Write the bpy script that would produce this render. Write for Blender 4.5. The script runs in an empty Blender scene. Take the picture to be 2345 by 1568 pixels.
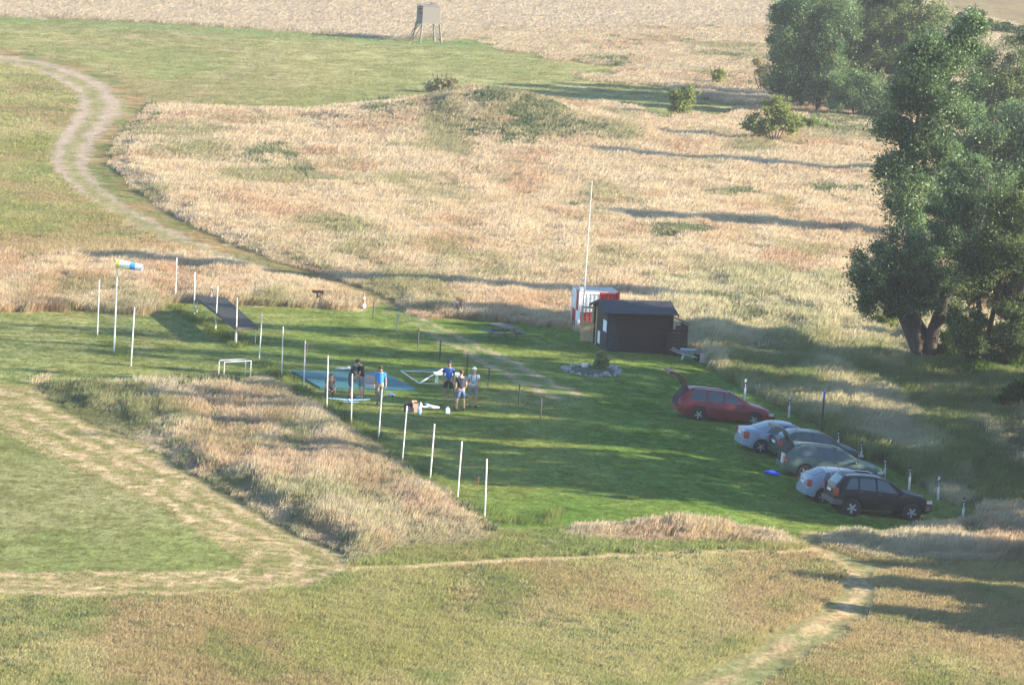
import bpy, math, random
import numpy as np
from mathutils import Vector, Matrix, Euler
R = math.radians
random.seed(11)
RNG = np.random.default_rng(11)
SC = bpy.context.scene
COL = SC.collection

# ------------------------------------------------------------------ camera
FPX, EYE = 10000.0, 29.0            # focal length in units of a 2345 px wide frame; eye height in metres
ROLL, PITCH = R(3.0), math.atan(1332 / 10000)
cam_d = bpy.data.cameras.new('camera')
cam_d.sensor_width = 36.0
cam_d.lens = 36.0 * FPX / 2345.0
cam_d.clip_start, cam_d.clip_end = 1.0, 12000.0
cam = bpy.data.objects.new('camera', cam_d)
COL.objects.link(cam)
FW = np.array((0, math.cos(PITCH), -math.sin(PITCH)))
U0 = np.array((0, math.sin(PITCH), math.cos(PITCH)))
R0 = np.array((1.0, 0, 0))
CR = math.cos(ROLL) * R0 + math.sin(ROLL) * U0
CU = math.cos(ROLL) * U0 - math.sin(ROLL) * R0
CP = np.array((0, 0, EYE))
cam.matrix_world = Matrix(((CR[0], CU[0], -FW[0], 0), (CR[1], CU[1], -FW[1], 0), (CR[2], CU[2], -FW[2], EYE), (0, 0, 0, 1)))
SC.camera = cam

# ------------------------------------------------------------------ sky, sun, exposure
SUN_EL, SUN_AZ = R(18.5), R(-9.0)   # low sun from the right, a little from the camera's side
world = bpy.data.worlds.new('World')
SC.world = world
world.use_nodes = True
wn = world.node_tree
for n in list(wn.nodes):
    wn.nodes.remove(n)
sky = wn.nodes.new('ShaderNodeTexSky')
sky.sky_type = 'NISHITA'
sky.sun_disc = False
sky.sun_elevation = SUN_EL
sky.sun_rotation = R(90) - SUN_AZ
sky.air_density, sky.dust_density, sky.ozone_density = 1.0, 0.3, 3.0
bg = wn.nodes.new('ShaderNodeBackground')
bg.inputs['Strength'].default_value = 0.10
wo = wn.nodes.new('ShaderNodeOutputWorld')
wn.links.new(sky.outputs[0], bg.inputs[0])
wn.links.new(bg.outputs[0], wo.inputs[0])
sun_d = bpy.data.lights.new('sun', 'SUN')
sun_d.energy = 5.0
sun_d.angle = R(0.5)
sun_d.color = (1.0, 0.86, 0.67)
sun = bpy.data.objects.new('sun', sun_d)
COL.objects.link(sun)
SDIR = Vector((math.cos(SUN_EL) * math.cos(SUN_AZ), math.cos(SUN_EL) * math.sin(SUN_AZ), math.sin(SUN_EL)))
sun.rotation_euler = SDIR.to_track_quat('Z', 'Y').to_euler()
sun.location = (200, 100, 120)
vs = SC.view_settings
vs.view_transform, vs.look, vs.gamma, vs.use_curve_mapping = 'Standard', 'None', 1.0, False
vs.exposure = 2.15
HAZE = 0.00016
SC.cycles.max_bounces = 6
SC.cycles.transparent_max_bounces = 12
SC.cycles.volume_bounces = 0

# ------------------------------------------------------------------ noise, terrain, pixel <-> ground
_lat = np.random.default_rng(5).random((8, 256, 256))
def vnoise(x, y, k=0):
    x = np.asarray(x, float); y = np.asarray(y, float)
    xi = np.floor(x).astype(int); yi = np.floor(y).astype(int)
    fx = x - xi; fy = y - yi
    fx = fx * fx * (3 - 2 * fx); fy = fy * fy * (3 - 2 * fy)
    L = _lat[k % 8]
    a = L[xi & 255, yi & 255]; b = L[(xi + 1) & 255, yi & 255]; c = L[xi & 255, (yi + 1) & 255]; d = L[(xi + 1) & 255, (yi + 1) & 255]
    return (a * (1 - fx) + b * fx) * (1 - fy) + (c * (1 - fx) + d * fx) * fy
def fbm(x, y, k=0, o=4):
    s = 0; a = 0.5; t = 0
    for i in range(o):
        s = s + a * vnoise(x * 2 ** i + 17.3 * i, y * 2 ** i + 9.1 * i, k + i); t += a; a *= 0.55
    return s / t
def proj(x, y, z):
    d = np.stack([np.asarray(x, float), np.asarray(y, float), np.asarray(z, float) - EYE], -1)
    dep = d @ FW
    return 1172.5 + FPX * (d @ CR) / dep, 784 - FPX * (d @ CU) / dep
def ray(px, py):
    d = FW + CR * ((px - 1172.5) / FPX) - CU * ((py - 784) / FPX)
    return d
def flat(px, py, z=0.0):
    d = ray(px, py); t = (z - EYE) / d[2]
    return CP + d * t
MOUND = flat(1105, 290)
def mound(x, y):
    dx = x - MOUND[0]; dy = y - MOUND[1]
    z = 2.6 * np.exp(-(np.abs(dx - .5) / np.where(dx > .5, 6.5, 6.0)) ** 2.2 - (dy / 12) ** 2) * (0.85 + .3 * vnoise(x / 2.2, y / 5, 3))
    return z + 0.8 * np.exp(-((dx + 8) / 4) ** 2 - ((dy + 4) / 11) ** 2) + 0.8 * np.exp(-((dx - 9.5) / 3.6) ** 2 - ((dy + 6) / 11) ** 2)
def sp(v):
    return np.logaddexp(0, v)
def ground(x, y):
    x = np.asarray(x, float); y = np.asarray(y, float)
    slope = np.interp(y, [110, 150, 165, 188, 205, 222, 245], [.015, .035, .045, .085, .075, .04, 0])
    z = -slope * (sp(x - 5) - sp(x - 19))
    z = z + mound(x, y)
    z = z + 0.10 * (vnoise(x / 7, y / 16, 1) - .5)
    w = np.clip((y - 700) / 900, 0, 1)
    return z + 26 * w * w
def gz(x, y):
    return float(ground(x, y))
def gp(px, py, dz=0.0):
    d = ray(px, py); t = -EYE / d[2]
    for _ in range(60):
        p = CP + d * t
        t = t * 0.4 + 0.6 * ((gz(p[0], p[1]) + dz - EYE) / d[2])
    return Vector(CP + d * t)
def at(px, py, Y):
    d = ray(px, py)
    return Vector(CP + d * (Y / d[1]))
def inpoly(px, py, poly):
    c = np.zeros(px.shape, bool)
    n = len(poly)
    for i in range(n):
        x1, y1 = poly[i]; x2, y2 = poly[(i + 1) % n]
        if y1 == y2: continue
        t = ((y1 > py) != (y2 > py)) & (px < (x2 - x1) * (py - y1) / (y2 - y1) + x1)
        c ^= t
    return c
def dist_line(px, py, pts, ky):
    """distance to a polyline, vertical distances weighed by ky (the ground is foreshortened)"""
    best = np.full(px.shape, 1e9)
    for (x1, y1), (x2, y2) in zip(pts[:-1], pts[1:]):
        dx, dy = x2 - x1, (y2 - y1) * ky
        t = np.clip(((px - x1) * dx + (py - y1) * ky * dy) / (dx * dx + dy * dy + 1e-9), 0, 1)
        best = np.minimum(best, np.hypot(px - x1 - t * dx, (py - y1) * ky - t * dy))
    return best

# ------------------------------------------------------------------ materials
def lin(r, g, b, k=1.0):
    f = lambda c: (c / 12.92 if c <= .04045 else ((c + .055) / 1.055) ** 2.4)
    return np.array((f(r / 255), f(g / 255), f(b / 255))) * k
MATS = {}
def mat(name, color, rough=0.6, metal=0.0, var=0.12, scale=6.0, bump=0.0, coat=0.0, spec=None, emit=None, stretch=None):
    if name in MATS: return MATS[name]
    m = bpy.data.materials.new(name); m.use_nodes = True
    nt = m.node_tree; b = nt.nodes['Principled BSDF']
    b.inputs['Roughness'].default_value = rough
    b.inputs['Metallic'].default_value = metal
    if spec is not None: b.inputs['Specular IOR Level'].default_value = spec
    if coat: b.inputs['Coat Weight'].default_value = coat; b.inputs['Coat Roughness'].default_value = 0.08
    tc = nt.nodes.new('ShaderNodeTexCoord')
    nz = nt.nodes.new('ShaderNodeTexNoise'); nz.inputs['Scale'].default_value = scale; nz.inputs['Detail'].default_value = 4
    if stretch:
        mp = nt.nodes.new('ShaderNodeMapping'); mp.inputs['Scale'].default_value = stretch
        nt.links.new(tc.outputs['Object'], mp.inputs[0]); nt.links.new(mp.outputs[0], nz.inputs['Vector'])
    else:
        nt.links.new(tc.outputs['Object'], nz.inputs['Vector'])
    mr = nt.nodes.new('ShaderNodeMapRange'); mr.inputs['From Min'].default_value = .3; mr.inputs['From Max'].default_value = .7
    mr.inputs['To Min'].default_value = 1 - var; mr.inputs['To Max'].default_value = 1 + var
    nt.links.new(nz.outputs['Fac'], mr.inputs['Value'])
    mx = nt.nodes.new('ShaderNodeVectorMath'); mx.operation = 'SCALE'
    mx.inputs[0].default_value = tuple(color)[:3]
    nt.links.new(mr.outputs[0], mx.inputs['Scale'])
    nt.links.new(mx.outputs[0], b.inputs['Base Color'])
    if bump:
        bp = nt.nodes.new('ShaderNodeBump'); bp.inputs['Strength'].default_value = bump; bp.inputs['Distance'].default_value = .05
        nt.links.new(nz.outputs['Fac'], bp.inputs['Height']); nt.links.new(bp.outputs[0], b.inputs['Normal'])
    MATS[name] = m
    return m
def leafmat(name, attr_type='GEOMETRY', attr='tcol', trans=0.35, gloss=0.0):
    m = bpy.data.materials.new(name); m.use_nodes = True
    nt = m.node_tree
    for n in list(nt.nodes): nt.nodes.remove(n)
    out = nt.nodes.new('ShaderNodeOutputMaterial')
    at_ = nt.nodes.new('ShaderNodeAttribute'); at_.attribute_type = attr_type; at_.attribute_name = attr
    d = nt.nodes.new('ShaderNodeBsdfDiffuse'); t = nt.nodes.new('ShaderNodeBsdfTranslucent')
    mx = nt.nodes.new('ShaderNodeMixShader'); mx.inputs[0].default_value = trans
    nt.links.new(at_.outputs['Color'], d.inputs[0]); nt.links.new(at_.outputs['Color'], t.inputs[0])
    nt.links.new(d.outputs[0], mx.inputs[1]); nt.links.new(t.outputs[0], mx.inputs[2])
    last = mx
    if gloss:
        g = nt.nodes.new('ShaderNodeBsdfGlossy'); g.inputs['Roughness'].default_value = .45
        m2 = nt.nodes.new('ShaderNodeMixShader'); m2.inputs[0].default_value = gloss
        nt.links.new(mx.outputs[0], m2.inputs[1]); nt.links.new(g.outputs[0], m2.inputs[2]); last = m2
    nt.links.new(last.outputs[0], out.inputs[0])
    return m

# ------------------------------------------------------------------ mesh building
class MB:
    def __init__(self): self.v = []; self.f = []; self.m = []
    def quad(self, a, b, c, d, mi=0):
        n = len(self.v); self.v += [tuple(a), tuple(b), tuple(c), tuple(d)]; self.f.append((n, n + 1, n + 2, n + 3)); self.m.append(mi)
    def box(self, c, s, mi=0, M=None):
        n = len(self.v)
        for i in range(8):
            p = Vector((c[0] + s[0] / 2 * (1 if i & 1 else -1), c[1] + s[1] / 2 * (1 if i & 2 else -1), c[2] + s[2] / 2 * (1 if i & 4 else -1)))
            self.v.append(tuple(M @ p if M else p))
        for f in ((0, 2, 3, 1), (4, 5, 7, 6), (0, 1, 5, 4), (2, 6, 7, 3), (0, 4, 6, 2), (1, 3, 7, 5)):
            self.f.append(tuple(n + k for k in f)); self.m.append(mi)
    def tube(self, pts, rad, seg=8, mi=0, caps=True):
        pts = [Vector(p) for p in pts]
        if not hasattr(rad, '__len__'): rad = [rad] * len(pts)
        n0 = len(self.v); up = None
        for i, p in enumerate(pts):
            t = (pts[min(i + 1, len(pts) - 1)] - pts[max(i - 1, 0)]).normalized()
            if up is None:
                up = Vector((0, 0, 1)) if abs(t.z) < .9 else Vector((1, 0, 0))
            a = t.cross(up).normalized(); up = a.cross(t).normalized()
            for k in range(seg):
                w = 2 * math.pi * k / seg
                self.v.append(tuple(p + (a * math.cos(w) + up * math.sin(w)) * rad[i]))
        for i in range(len(pts) - 1):
            for k in range(seg):
                a = n0 + i * seg + k; b = n0 + i * seg + (k + 1) % seg
                self.f.append((a, b, b + seg, a + seg)); self.m.append(mi)
        if caps:
            self.f.append(tuple(n0 + k for k in range(seg))[::-1]); self.m.append(mi)
            e = n0 + (len(pts) - 1) * seg
            self.f.append(tuple(e + k for k in range(seg))); self.m.append(mi)
    def lathe(self, prof, seg=16, axis='z', c=(0, 0, 0), mi=0, close=False):
        n0 = len(self.v); c = Vector(c)
        for r, h in prof:
            for k in range(seg):
                w = 2 * math.pi * k / seg; x, y = r * math.cos(w), r * math.sin(w)
                q = (x, y, h) if axis == 'z' else ((x, h, y) if axis == 'y' else (h, x, y))
                self.v.append(tuple(c + Vector(q)))
        m = len(prof)
        for i in range(m - 1 + (1 if close else 0)):
            for k in range(seg):
                a = n0 + i * seg + k; b = n0 + i * seg + (k + 1) % seg; j = n0 + ((i + 1) % m) * seg
                self.f.append((a, b, j + (k + 1) % seg, j + k)); self.m.append(mi)
        if not close:
            for i in (0, m - 1):
                if prof[i][0] > 1e-4: self.f.append(tuple(n0 + i * seg + k for k in range(seg))); self.m.append(mi)
    def prism(self, poly, a, b, plane='xz', mi=0):
        """extrude a 2D outline between a and b along the missing axis"""
        n0 = len(self.v); n = len(poly)
        for h in (a, b):
            for u, w in poly:
                self.v.append({'xz': (u, h, w), 'xy': (u, w, h), 'yz': (h, u, w)}[plane])
        self.f.append(tuple(range(n0, n0 + n))); self.f.append(tuple(range(n0 + 2 * n - 1, n0 + n - 1, -1))); self.m += [mi, mi]
        for i in range(n):
            j = (i + 1) % n
            self.f.append((n0 + i, n0 + n + i, n0 + n + j, n0 + j)); self.m.append(mi)
    def blob(self, c, r, seg=10, rings=6, jit=0.0, mi=0):
        prof = [(max(1e-5, math.sin(math.pi * i / rings)), -math.cos(math.pi * i / rings)) for i in range(rings + 1)]
        n0 = len(self.v); self.lathe(prof, seg, 'z', (0, 0, 0), mi)
        rr = random.Random(int(abs(c[0] * 977 + c[1] * 131 + c[2] * 17)) + n0)
        for i in range(n0, len(self.v)):
            k = 1 + rr.uniform(-jit, jit); v = self.v[i]
            self.v[i] = (c[0] + v[0] * r[0] * k, c[1] + v[1] * r[1] * k, c[2] + v[2] * r[2] * k)
    def build(self, name, mats, parent=None, smooth=None, loc=None):
        me = bpy.data.meshes.new(name)
        me.from_pydata(self.v, [], self.f)
        if not isinstance(mats, (list, tuple)): mats = [mats]
        for m in mats: me.materials.append(m)
        if len(mats) > 1: me.polygons.foreach_set('material_index', self.m)
        if smooth is not None:
            me.polygons.foreach_set('use_smooth', [True] * len(me.polygons))
            me.set_sharp_from_angle(angle=R(smooth))
        me.validate(); me.update()
        o = bpy.data.objects.new(name, me); COL.objects.link(o)
        if parent is not None: o.parent = parent
        if loc is not None: o.location = loc
        return o
def tag(o, label, cat, group=None):
    o['label'] = label; o['category'] = cat
    if group: o['group'] = group
    return o
def kind(o, k):
    o['kind'] = k; return o
def empty(name, loc=(0, 0, 0), rz=0.0, M=None):
    o = bpy.data.objects.new(name, None); COL.objects.link(o); o.empty_display_size = .3
    if M is not None: o.matrix_world = M
    else: o.location = loc; o.rotation_euler = (0, 0, rz)
    return o
def copy_tree(o, parent=None):
    c = o.copy(); COL.objects.link(c)
    if parent is not None: c.parent = parent
    for ch in list(o.children): copy_tree(ch, c)
    return c

# ------------------------------------------------------------------ zones of the ground (outlines as seen from the camera, tested where they meet the terrain)
Z_WHEAT = [(-900, -2000), (3000, -2000), (3000, -30), (2150, -60), (1830, 30), (1760, 62), (1500, 60), (1100, 72), (900, 92), (600, 68), (200, 45), (-100, 37), (-900, 0)]
Z_SOIL = [(2120, -40), (2170, 20), (2260, 45), (2420, 75), (2700, 100), (2700, -60)]
Z_MEADOW = [(-900, 0), (-100, 37), (200, 45), (600, 68), (900, 92), (1150, 105), (1330, 140), (1480, 190), (1700, 235), (1730, 262), (1500, 262), (1250, 240), (1000, 235), (880, 240), (720, 258), (420, 252), (345, 240), (320, 205), (230, 165), (100, 125), (-100, 100), (-900, 80)]
Z_TRACK_R = [(-300, 112), (-20, 125), (100, 140), (190, 165), (250, 195), (287, 235), (287, 262), (250, 300), (215, 345), (208, 385), (235, 430), (300, 475), (380, 520), (470, 562), (580, 600), (690, 632), (830, 668), (905, 700), (1010, 745), (1110, 795), (1230, 850), (1330, 905)]
Z_TRACK_L = [(-300, 128), (-20, 145), (60, 158), (120, 185), (165, 215), (165, 250), (135, 290), (108, 330), (104, 370), (125, 405), (190, 455), (270, 505), (380, 560), (480, 598), (600, 640), (760, 672), (860, 700), (930, 735), (1000, 775), (1100, 830), (1200, 880), (1280, 920)]
Z_TRACK = Z_TRACK_R + Z_TRACK_L[::-1]
TRACK_C = [((a[0] + b[0]) / 2, (a[1] + b[1]) / 2) for a, b in zip(Z_TRACK_R, Z_TRACK_L)]
GRASS_EDGE = [(-300, 95), (-20, 108), (100, 125), (230, 165), (320, 205), (345, 240), (330, 265), (290, 300), (262, 345), (262, 380), (300, 425), (370, 475), (470, 530), (570, 575), (650, 605), (740, 628), (820, 655), (880, 678), (930, 705), (965, 730)]
Z_VERGE = Z_TRACK_R[:17] + GRASS_EDGE[::-1]
Z_LAWN = [(-300, 718), (200, 714), (330, 722), (380, 700), (410, 690), (520, 700), (640, 703), (830, 712), (880, 694), (960, 730), (1100, 732), (1300, 752), (1345, 765), (1560, 800), (1620, 828), (1665, 868), (1720, 900), (1800, 935), (1900, 995), (1985, 1045), (2080, 1095), (2190, 1160), (2200, 1200), (1960, 1222), (1900, 1218), (1860, 1240), (1790, 1236), (1700, 1212), (1500, 1204), (1330, 1206), (1260, 1215), (1140, 1215), (1104, 1188), (1040, 1142), (976, 1098), (912, 1058), (856, 1016), (790, 972), (730, 930), (680, 905), (650, 880), (600, 860), (520, 884), (110, 874), (60, 880), (-300, 870)]
Z_RUNWAY = [(-600, 830), (-50, 962), (200, 1085), (420, 1195), (565, 1288), (530, 1306), (-600, 1312)]
Z_HAY = [(-600, 770), (-50, 868), (40, 870), (75, 884), (200, 960), (330, 1015), (470, 1100), (600, 1175), (680, 1218), (760, 1258), (810, 1292), (800, 1312), (700, 1350), (400, 1368), (-600, 1372), (-600, 1312), (530, 1306), (565, 1288), (420, 1195), (200, 1085), (-50, 962), (-600, 830)]
Z_NEARTALL = [(75, 884), (110, 874), (520, 884), (600, 860), (650, 880), (680, 905), (730, 930), (790, 972), (856, 1016), (912, 1058), (976, 1098), (1040, 1142), (1104, 1188), (1140, 1215), (1100, 1240), (900, 1262), (815, 1288), (760, 1252), (680, 1212), (600, 1168), (470, 1094), (330, 1008), (200, 954)]
Z_NEARTALL_WIDE = [(40, 886), (110, 874), (520, 884), (600, 860), (650, 880), (680, 905), (730, 930), (790, 972), (856, 1016), (912, 1058), (976, 1098), (1040, 1142), (1104, 1188), (1140, 1215), (1100, 1240), (900, 1262), (815, 1288), (715, 1262), (635, 1222), (555, 1178), (425, 1104), (285, 1018), (155, 964)]
Z_TUFTROW = [(1300, 1222), (1330, 1206), (1500, 1203), (1700, 1212), (1790, 1235), (1830, 1252), (1700, 1240), (1500, 1245), (1310, 1232)]
Z_FRONTBANK = [(1890, 1228), (1960, 1222), (2200, 1200), (2400, 1180), (3000, 1160), (3000, 1300), (2345, 1290), (2150, 1288), (2000, 1280), (1880, 1240)]
Z_PATH = [(1440, 1610), (1600, 1535), (1705, 1482), (1790, 1432), (1865, 1396), (1915, 1350), (1925, 1315), (1860, 1272), (1830, 1240), (1840, 1215), (1875, 1215), (1895, 1250), (1960, 1280), (2080, 1300), (2000, 1318), (2005, 1350), (2005, 1400), (1920, 1465), (1840, 1520), (1740, 1580), (1660, 1640)]
Z_PATHBARE = [(1510, 1590), (1690, 1512), (1795, 1456), (1880, 1412), (1930, 1375), (1975, 1345), (1995, 1370), (1975, 1412), (1890, 1474), (1785, 1540), (1690, 1595)]
PATHC = [(1600, 1590), (1740, 1514), (1835, 1458), (1910, 1412), (1960, 1372), (1975, 1335), (1925, 1300), (1870, 1262)]
Z_BOTTOM = [(-900, 1366), (400, 1368), (700, 1352), (815, 1300), (1000, 1300), (1350, 1272), (1880, 1262), (2080, 1290), (2345, 1285), (3400, 1300), (3400, 3000), (-900, 3000)]
Z_STRIP = [(815, 1288), (900, 1262), (1100, 1240), (1150, 1205), (1300, 1200), (1310, 1232), (1500, 1245), (1700, 1240), (1830, 1245), (1880, 1262), (1350, 1272), (1000, 1300), (820, 1312)]
Z_LEFTMEADOW = [(-900, 100), (-20, 135), (80, 150), (150, 180), (210, 215), (210, 250), (180, 290), (150, 330), (150, 370), (170, 405), (235, 450), (300, 490), (400, 545), (500, 595), (300, 590), (-900, 585)]
Z_BANK = [(1560, 800), (1480, 640), (1900, 640), (2000, 700), (2400, 760), (3200, 800), (3200, 1170), (2345, 1170), (2190, 1160), (2080, 1095), (1985, 1045), (1900, 995), (1800, 935), (1720, 900), (1665, 868), (1620, 828)]
WEEDS = [  # patches of lush weeds
    [(1050, 225), (1120, 212), (1250, 240), (1320, 275), (1420, 285), (1455, 305), (1420, 330), (1330, 315), (1240, 320), (1200, 350), (1140, 330), (1130, 295), (1180, 280), (1120, 250)],
    [(985, 290), (1090, 275), (1110, 310), (1040, 325)], [(830, 245), (880, 235), (890, 262), (850, 270)], [(905, 240), (935, 238), (930, 265)],
    [(575, 345), (660, 338), (670, 372), (700, 385), (690, 415), (640, 410), (600, 390), (540, 385)], [(860, 335), (900, 330), (905, 352)],
    [(1360, 140), (1420, 138), (1425, 152)],
    [(1470, 530), (1600, 525), (1660, 545), (1600, 560), (1480, 548)], [(1820, 440), (1900, 430), (1990, 450), (1960, 475)], [(1600, 450), (1700, 445), (1720, 470)],
    [(1530, 690), (1720, 685), (1760, 740), (1640, 760), (1560, 740)], [(800, 1150), (870, 1140), (880, 1170)],
    [(300, 880), (480, 870), (520, 900), (380, 915)], [(2200, 1000), (2400, 960), (2400, 1080), (2250, 1060)], [(1840, 270), (2050, 270), (2050, 330), (1880, 320)],
    [(2050, 1180), (2120, 1175), (2160, 1205), (2060, 1210)]]

PALELINE = [(815, 1304), (1000, 1294), (1350, 1276), (1600, 1266), (1880, 1264)]
def zones(x, y, z, jit=1.0):
    """zone id for points: 0 dry tall, 1 wheat, 2 meadow, 3 track, 4 verge, 5 lawn, 6 runway, 7 hay, 8 near tall, 9 tuft row, 10 front bank, 11 path, 12 bottom meadow, 13 strip, 14 left meadow, 15 bank, 16 soil"""
    px, py = proj(x, y, z - mound(x, y))
    sc = FPX / np.maximum(y, 50)
    jx = (fbm(x * 1.3, y * .6, 2, 3) - .5) * sc * .9 * jit
    jy = (fbm(x * 1.1 + 50, y * .5, 4, 3) - .5) * sc * .14 * jit
    qx, qy = px + jx, py + jy
    out = np.where(qy > 1240, 12, np.where((qy > 1150) & (qx > 700) & (qx < 2250), 13, 0)).astype(np.int8)
    for i, p in ((1, Z_WHEAT), (2, Z_MEADOW), (16, Z_SOIL), (15, Z_BANK), (14, Z_LEFTMEADOW), (4, Z_VERGE), (12, Z_BOTTOM), (13, Z_STRIP), (10, Z_FRONTBANK), (9, Z_TUFTROW), (8, Z_NEARTALL_WIDE), (7, Z_HAY), (5, Z_LAWN), (6, Z_RUNWAY), (11, Z_PATH), (3, Z_TRACK)):
        if i == 2:
            k = np.clip((qx - 800) / 300, 0, 1)
            out[inpoly(qx + (fbm(x / 5, y / 14, 3, 3) - .5) * 420 * k, qy + (fbm(x / 4 + 7, y / 10, 1, 3) - .5) * 50 * k, p)] = i
        else: out[inpoly(qx, qy, p)] = i
    return out, qx, qy

KG = 0.50
WB = np.array((1.0, 1.05, 1.16))
def C(r, g, b): return lin(r, g, b, KG) * WB
def mixc(a, b, t):
    t = np.clip(t, 0, 1)[..., None]; return a * (1 - t) + b * t
def ground_colour(x, y, z):
    zid, qx, qy = zones(x, y, z)
    n1 = fbm(x / 6, y / 14, 0, 4); n2 = fbm(x / 1.5, y / 3.5, 3, 4); n3 = fbm(x / 18, y / 40, 5, 3)
    col = np.empty(x.shape + (3,))
    def put(i, c): col[zid == i] = c[zid == i]
    full = lambda c: np.broadcast_to(c, x.shape + (3,))
    put(0, mixc(full(C(172, 158, 116)), full(C(216, 194, 152)), (n1 - .35) * 2.5))
    put(1, mixc(full(C(212, 190, 165)), full(C(226, 208, 186)), n2))
    m = mixc(full(C(166, 172, 102)), full(C(194, 186, 124)), (n3 - .35) * 3)
    m = mixc(m, full(C(192, 164, 120)), np.clip((fbm(x / 11, y / 30, 6, 3) - .38) * 4, 0, 1) * np.clip((850 - qx) / 500, 0, .9))
    m = mixc(m, full(C(118, 160, 88)), np.clip(1 - (qy - 40 - qx * .055) / 22, 0, .8))
    put(2, m)
    ky = 7.0
    dc = dist_line(qx, qy, TRACK_C, 5.0)
    hw = np.interp(qy, [100, 250, 350, 600, 700, 900], [55, 62, 58, 62, 58, 60])
    f = dc / hw
    bare = np.exp(-((f - .54) / .27) ** 2)
    fade = np.interp(qy, [100, 420, 600, 640, 700, 900], [1, .95, .5, .35, .55, .25])
    tr = mixc(full(C(166, 156, 104)), full(C(196, 174, 144)), np.clip(bare * 1.35 * fade + (n2 - .5) * .8, 0, 1))
    tr = mixc(tr, mixc(full(C(120, 144, 70)), full(C(192, 172, 128)), bare), np.clip((qy - 610) / 60, 0, 1) * (1 - .2 * bare))
    put(3, tr)
    put(4, mixc(mixc(full(C(135, 150, 88)), full(C(165, 160, 105)), n1 * 1.2), full(C(200, 172, 125)), (n2 - .42) * 3))
    lw = mixc(full(C(118, 150, 64)), full(C(158, 166, 84)), (n1 - .35) * 2.2)
    lw = mixc(lw, full(C(176, 172, 110)), np.clip((850 - qx) / 700, 0, 1) * np.clip(.25 + n3, 0, .8))
    lw = mixc(lw, full(C(196, 172, 118)), np.clip((n2 - .58) * 4, 0, 1) * np.clip((1000 - qx) / 900, .05, .7))
    lw = mixc(lw, full(C(190, 172, 112)), np.exp(-((qx - 1225) / 90) ** 2 - ((qy - 905) / 22) ** 2) * (.5 + n2 * .5))
    put(5, lw)
    rw = mixc(full(C(150, 158, 90)), full(C(180, 172, 118)), (n1 - .35) * 2.5)
    put(6, mixc(rw, full(C(124, 144, 76)), np.clip((n2 - .55) * 2.5, 0, .7)))
    d7 = np.minimum.reduce([dist_line(qx, qy, L, 3.0) for L in WINDROWS])
    hay = mixc(full(C(164, 152, 98)), full(C(208, 180, 130)), n2 * 1.8 - .4)
    put(7, mixc(hay, full(C(240, 208, 162)), np.clip(1.6 - d7 / 13, 0, 1) * np.clip(n2 * 1.6 + .25, .35, 1)))
    put(8, mixc(full(C(100, 106, 66)), full(C(140, 124, 90)), n1))
    put(9, mixc(full(C(110, 120, 72)), full(C(150, 135, 95)), n1))
    put(10, mixc(full(C(105, 110, 70)), full(C(150, 132, 92)), n1))
    pb = np.clip(1.35 - dist_line(qx, qy, PATHC, 2.2) / 25, 0, 1)
    pt = mixc(full(C(138, 145, 90)), full(C(176, 160, 112)), n2)
    pt = mixc(pt, full(C(212, 182, 134)), np.clip(pb * (n2 * 2.2 - .25), 0, .9))
    put(11, pt)
    bm = mixc(full(C(134, 138, 80)), full(C(168, 158, 102)), (n1 - .3) * 2)
    bm = mixc(bm, full(C(168, 136, 98)), np.clip((fbm(x / 5 + 9, y / 10, 7, 3) - .47) * 4, 0, .6))
    pl = np.clip(1.4 - dist_line(qx, qy, PALELINE, 2.0) / 14, 0, 1)
    put(12, mixc(bm, full(C(222, 190, 144)), pl))
    put(13, mixc(mixc(full(C(134, 152, 74)), full(C(165, 162, 100)), n1), full(C(222, 190, 144)), pl))
    lm = mixc(full(C(150, 156, 92)), full(C(186, 160, 116)), (n1 - .3) * 2.2)
    put(14, lm)
    put(15, mixc(full(C(92, 104, 62)), full(C(130, 120, 82)), n1))
    put(16, mixc(full(C(150, 128, 92)), full(C(168, 150, 100)), (n2 - .3) * 2))
    return col, zid
WINDROWS = [
    [(-50, 885), (40, 905), (130, 950), (260, 1015), (400, 1085), (520, 1155), (620, 1205), (700, 1245), (770, 1275), (790, 1300), (740, 1330), (600, 1345)],
    [(-50, 915), (60, 950), (180, 1010), (310, 1075), (430, 1140), (540, 1205), (640, 1250), (700, 1280), (670, 1305)],
    [(-50, 935), (80, 1000), (190, 1050), (270, 1095), (380, 1150), (450, 1195)], [(490, 1215), (560, 1245), (595, 1278), (560, 1308), (400, 1315), (150, 1312), (-50, 1318)],
    [(-50, 1330), (200, 1340), (430, 1332), (600, 1322), (720, 1300)], [(-50, 1352), (200, 1358), (480, 1356), (650, 1340), (790, 1308)]]

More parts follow.
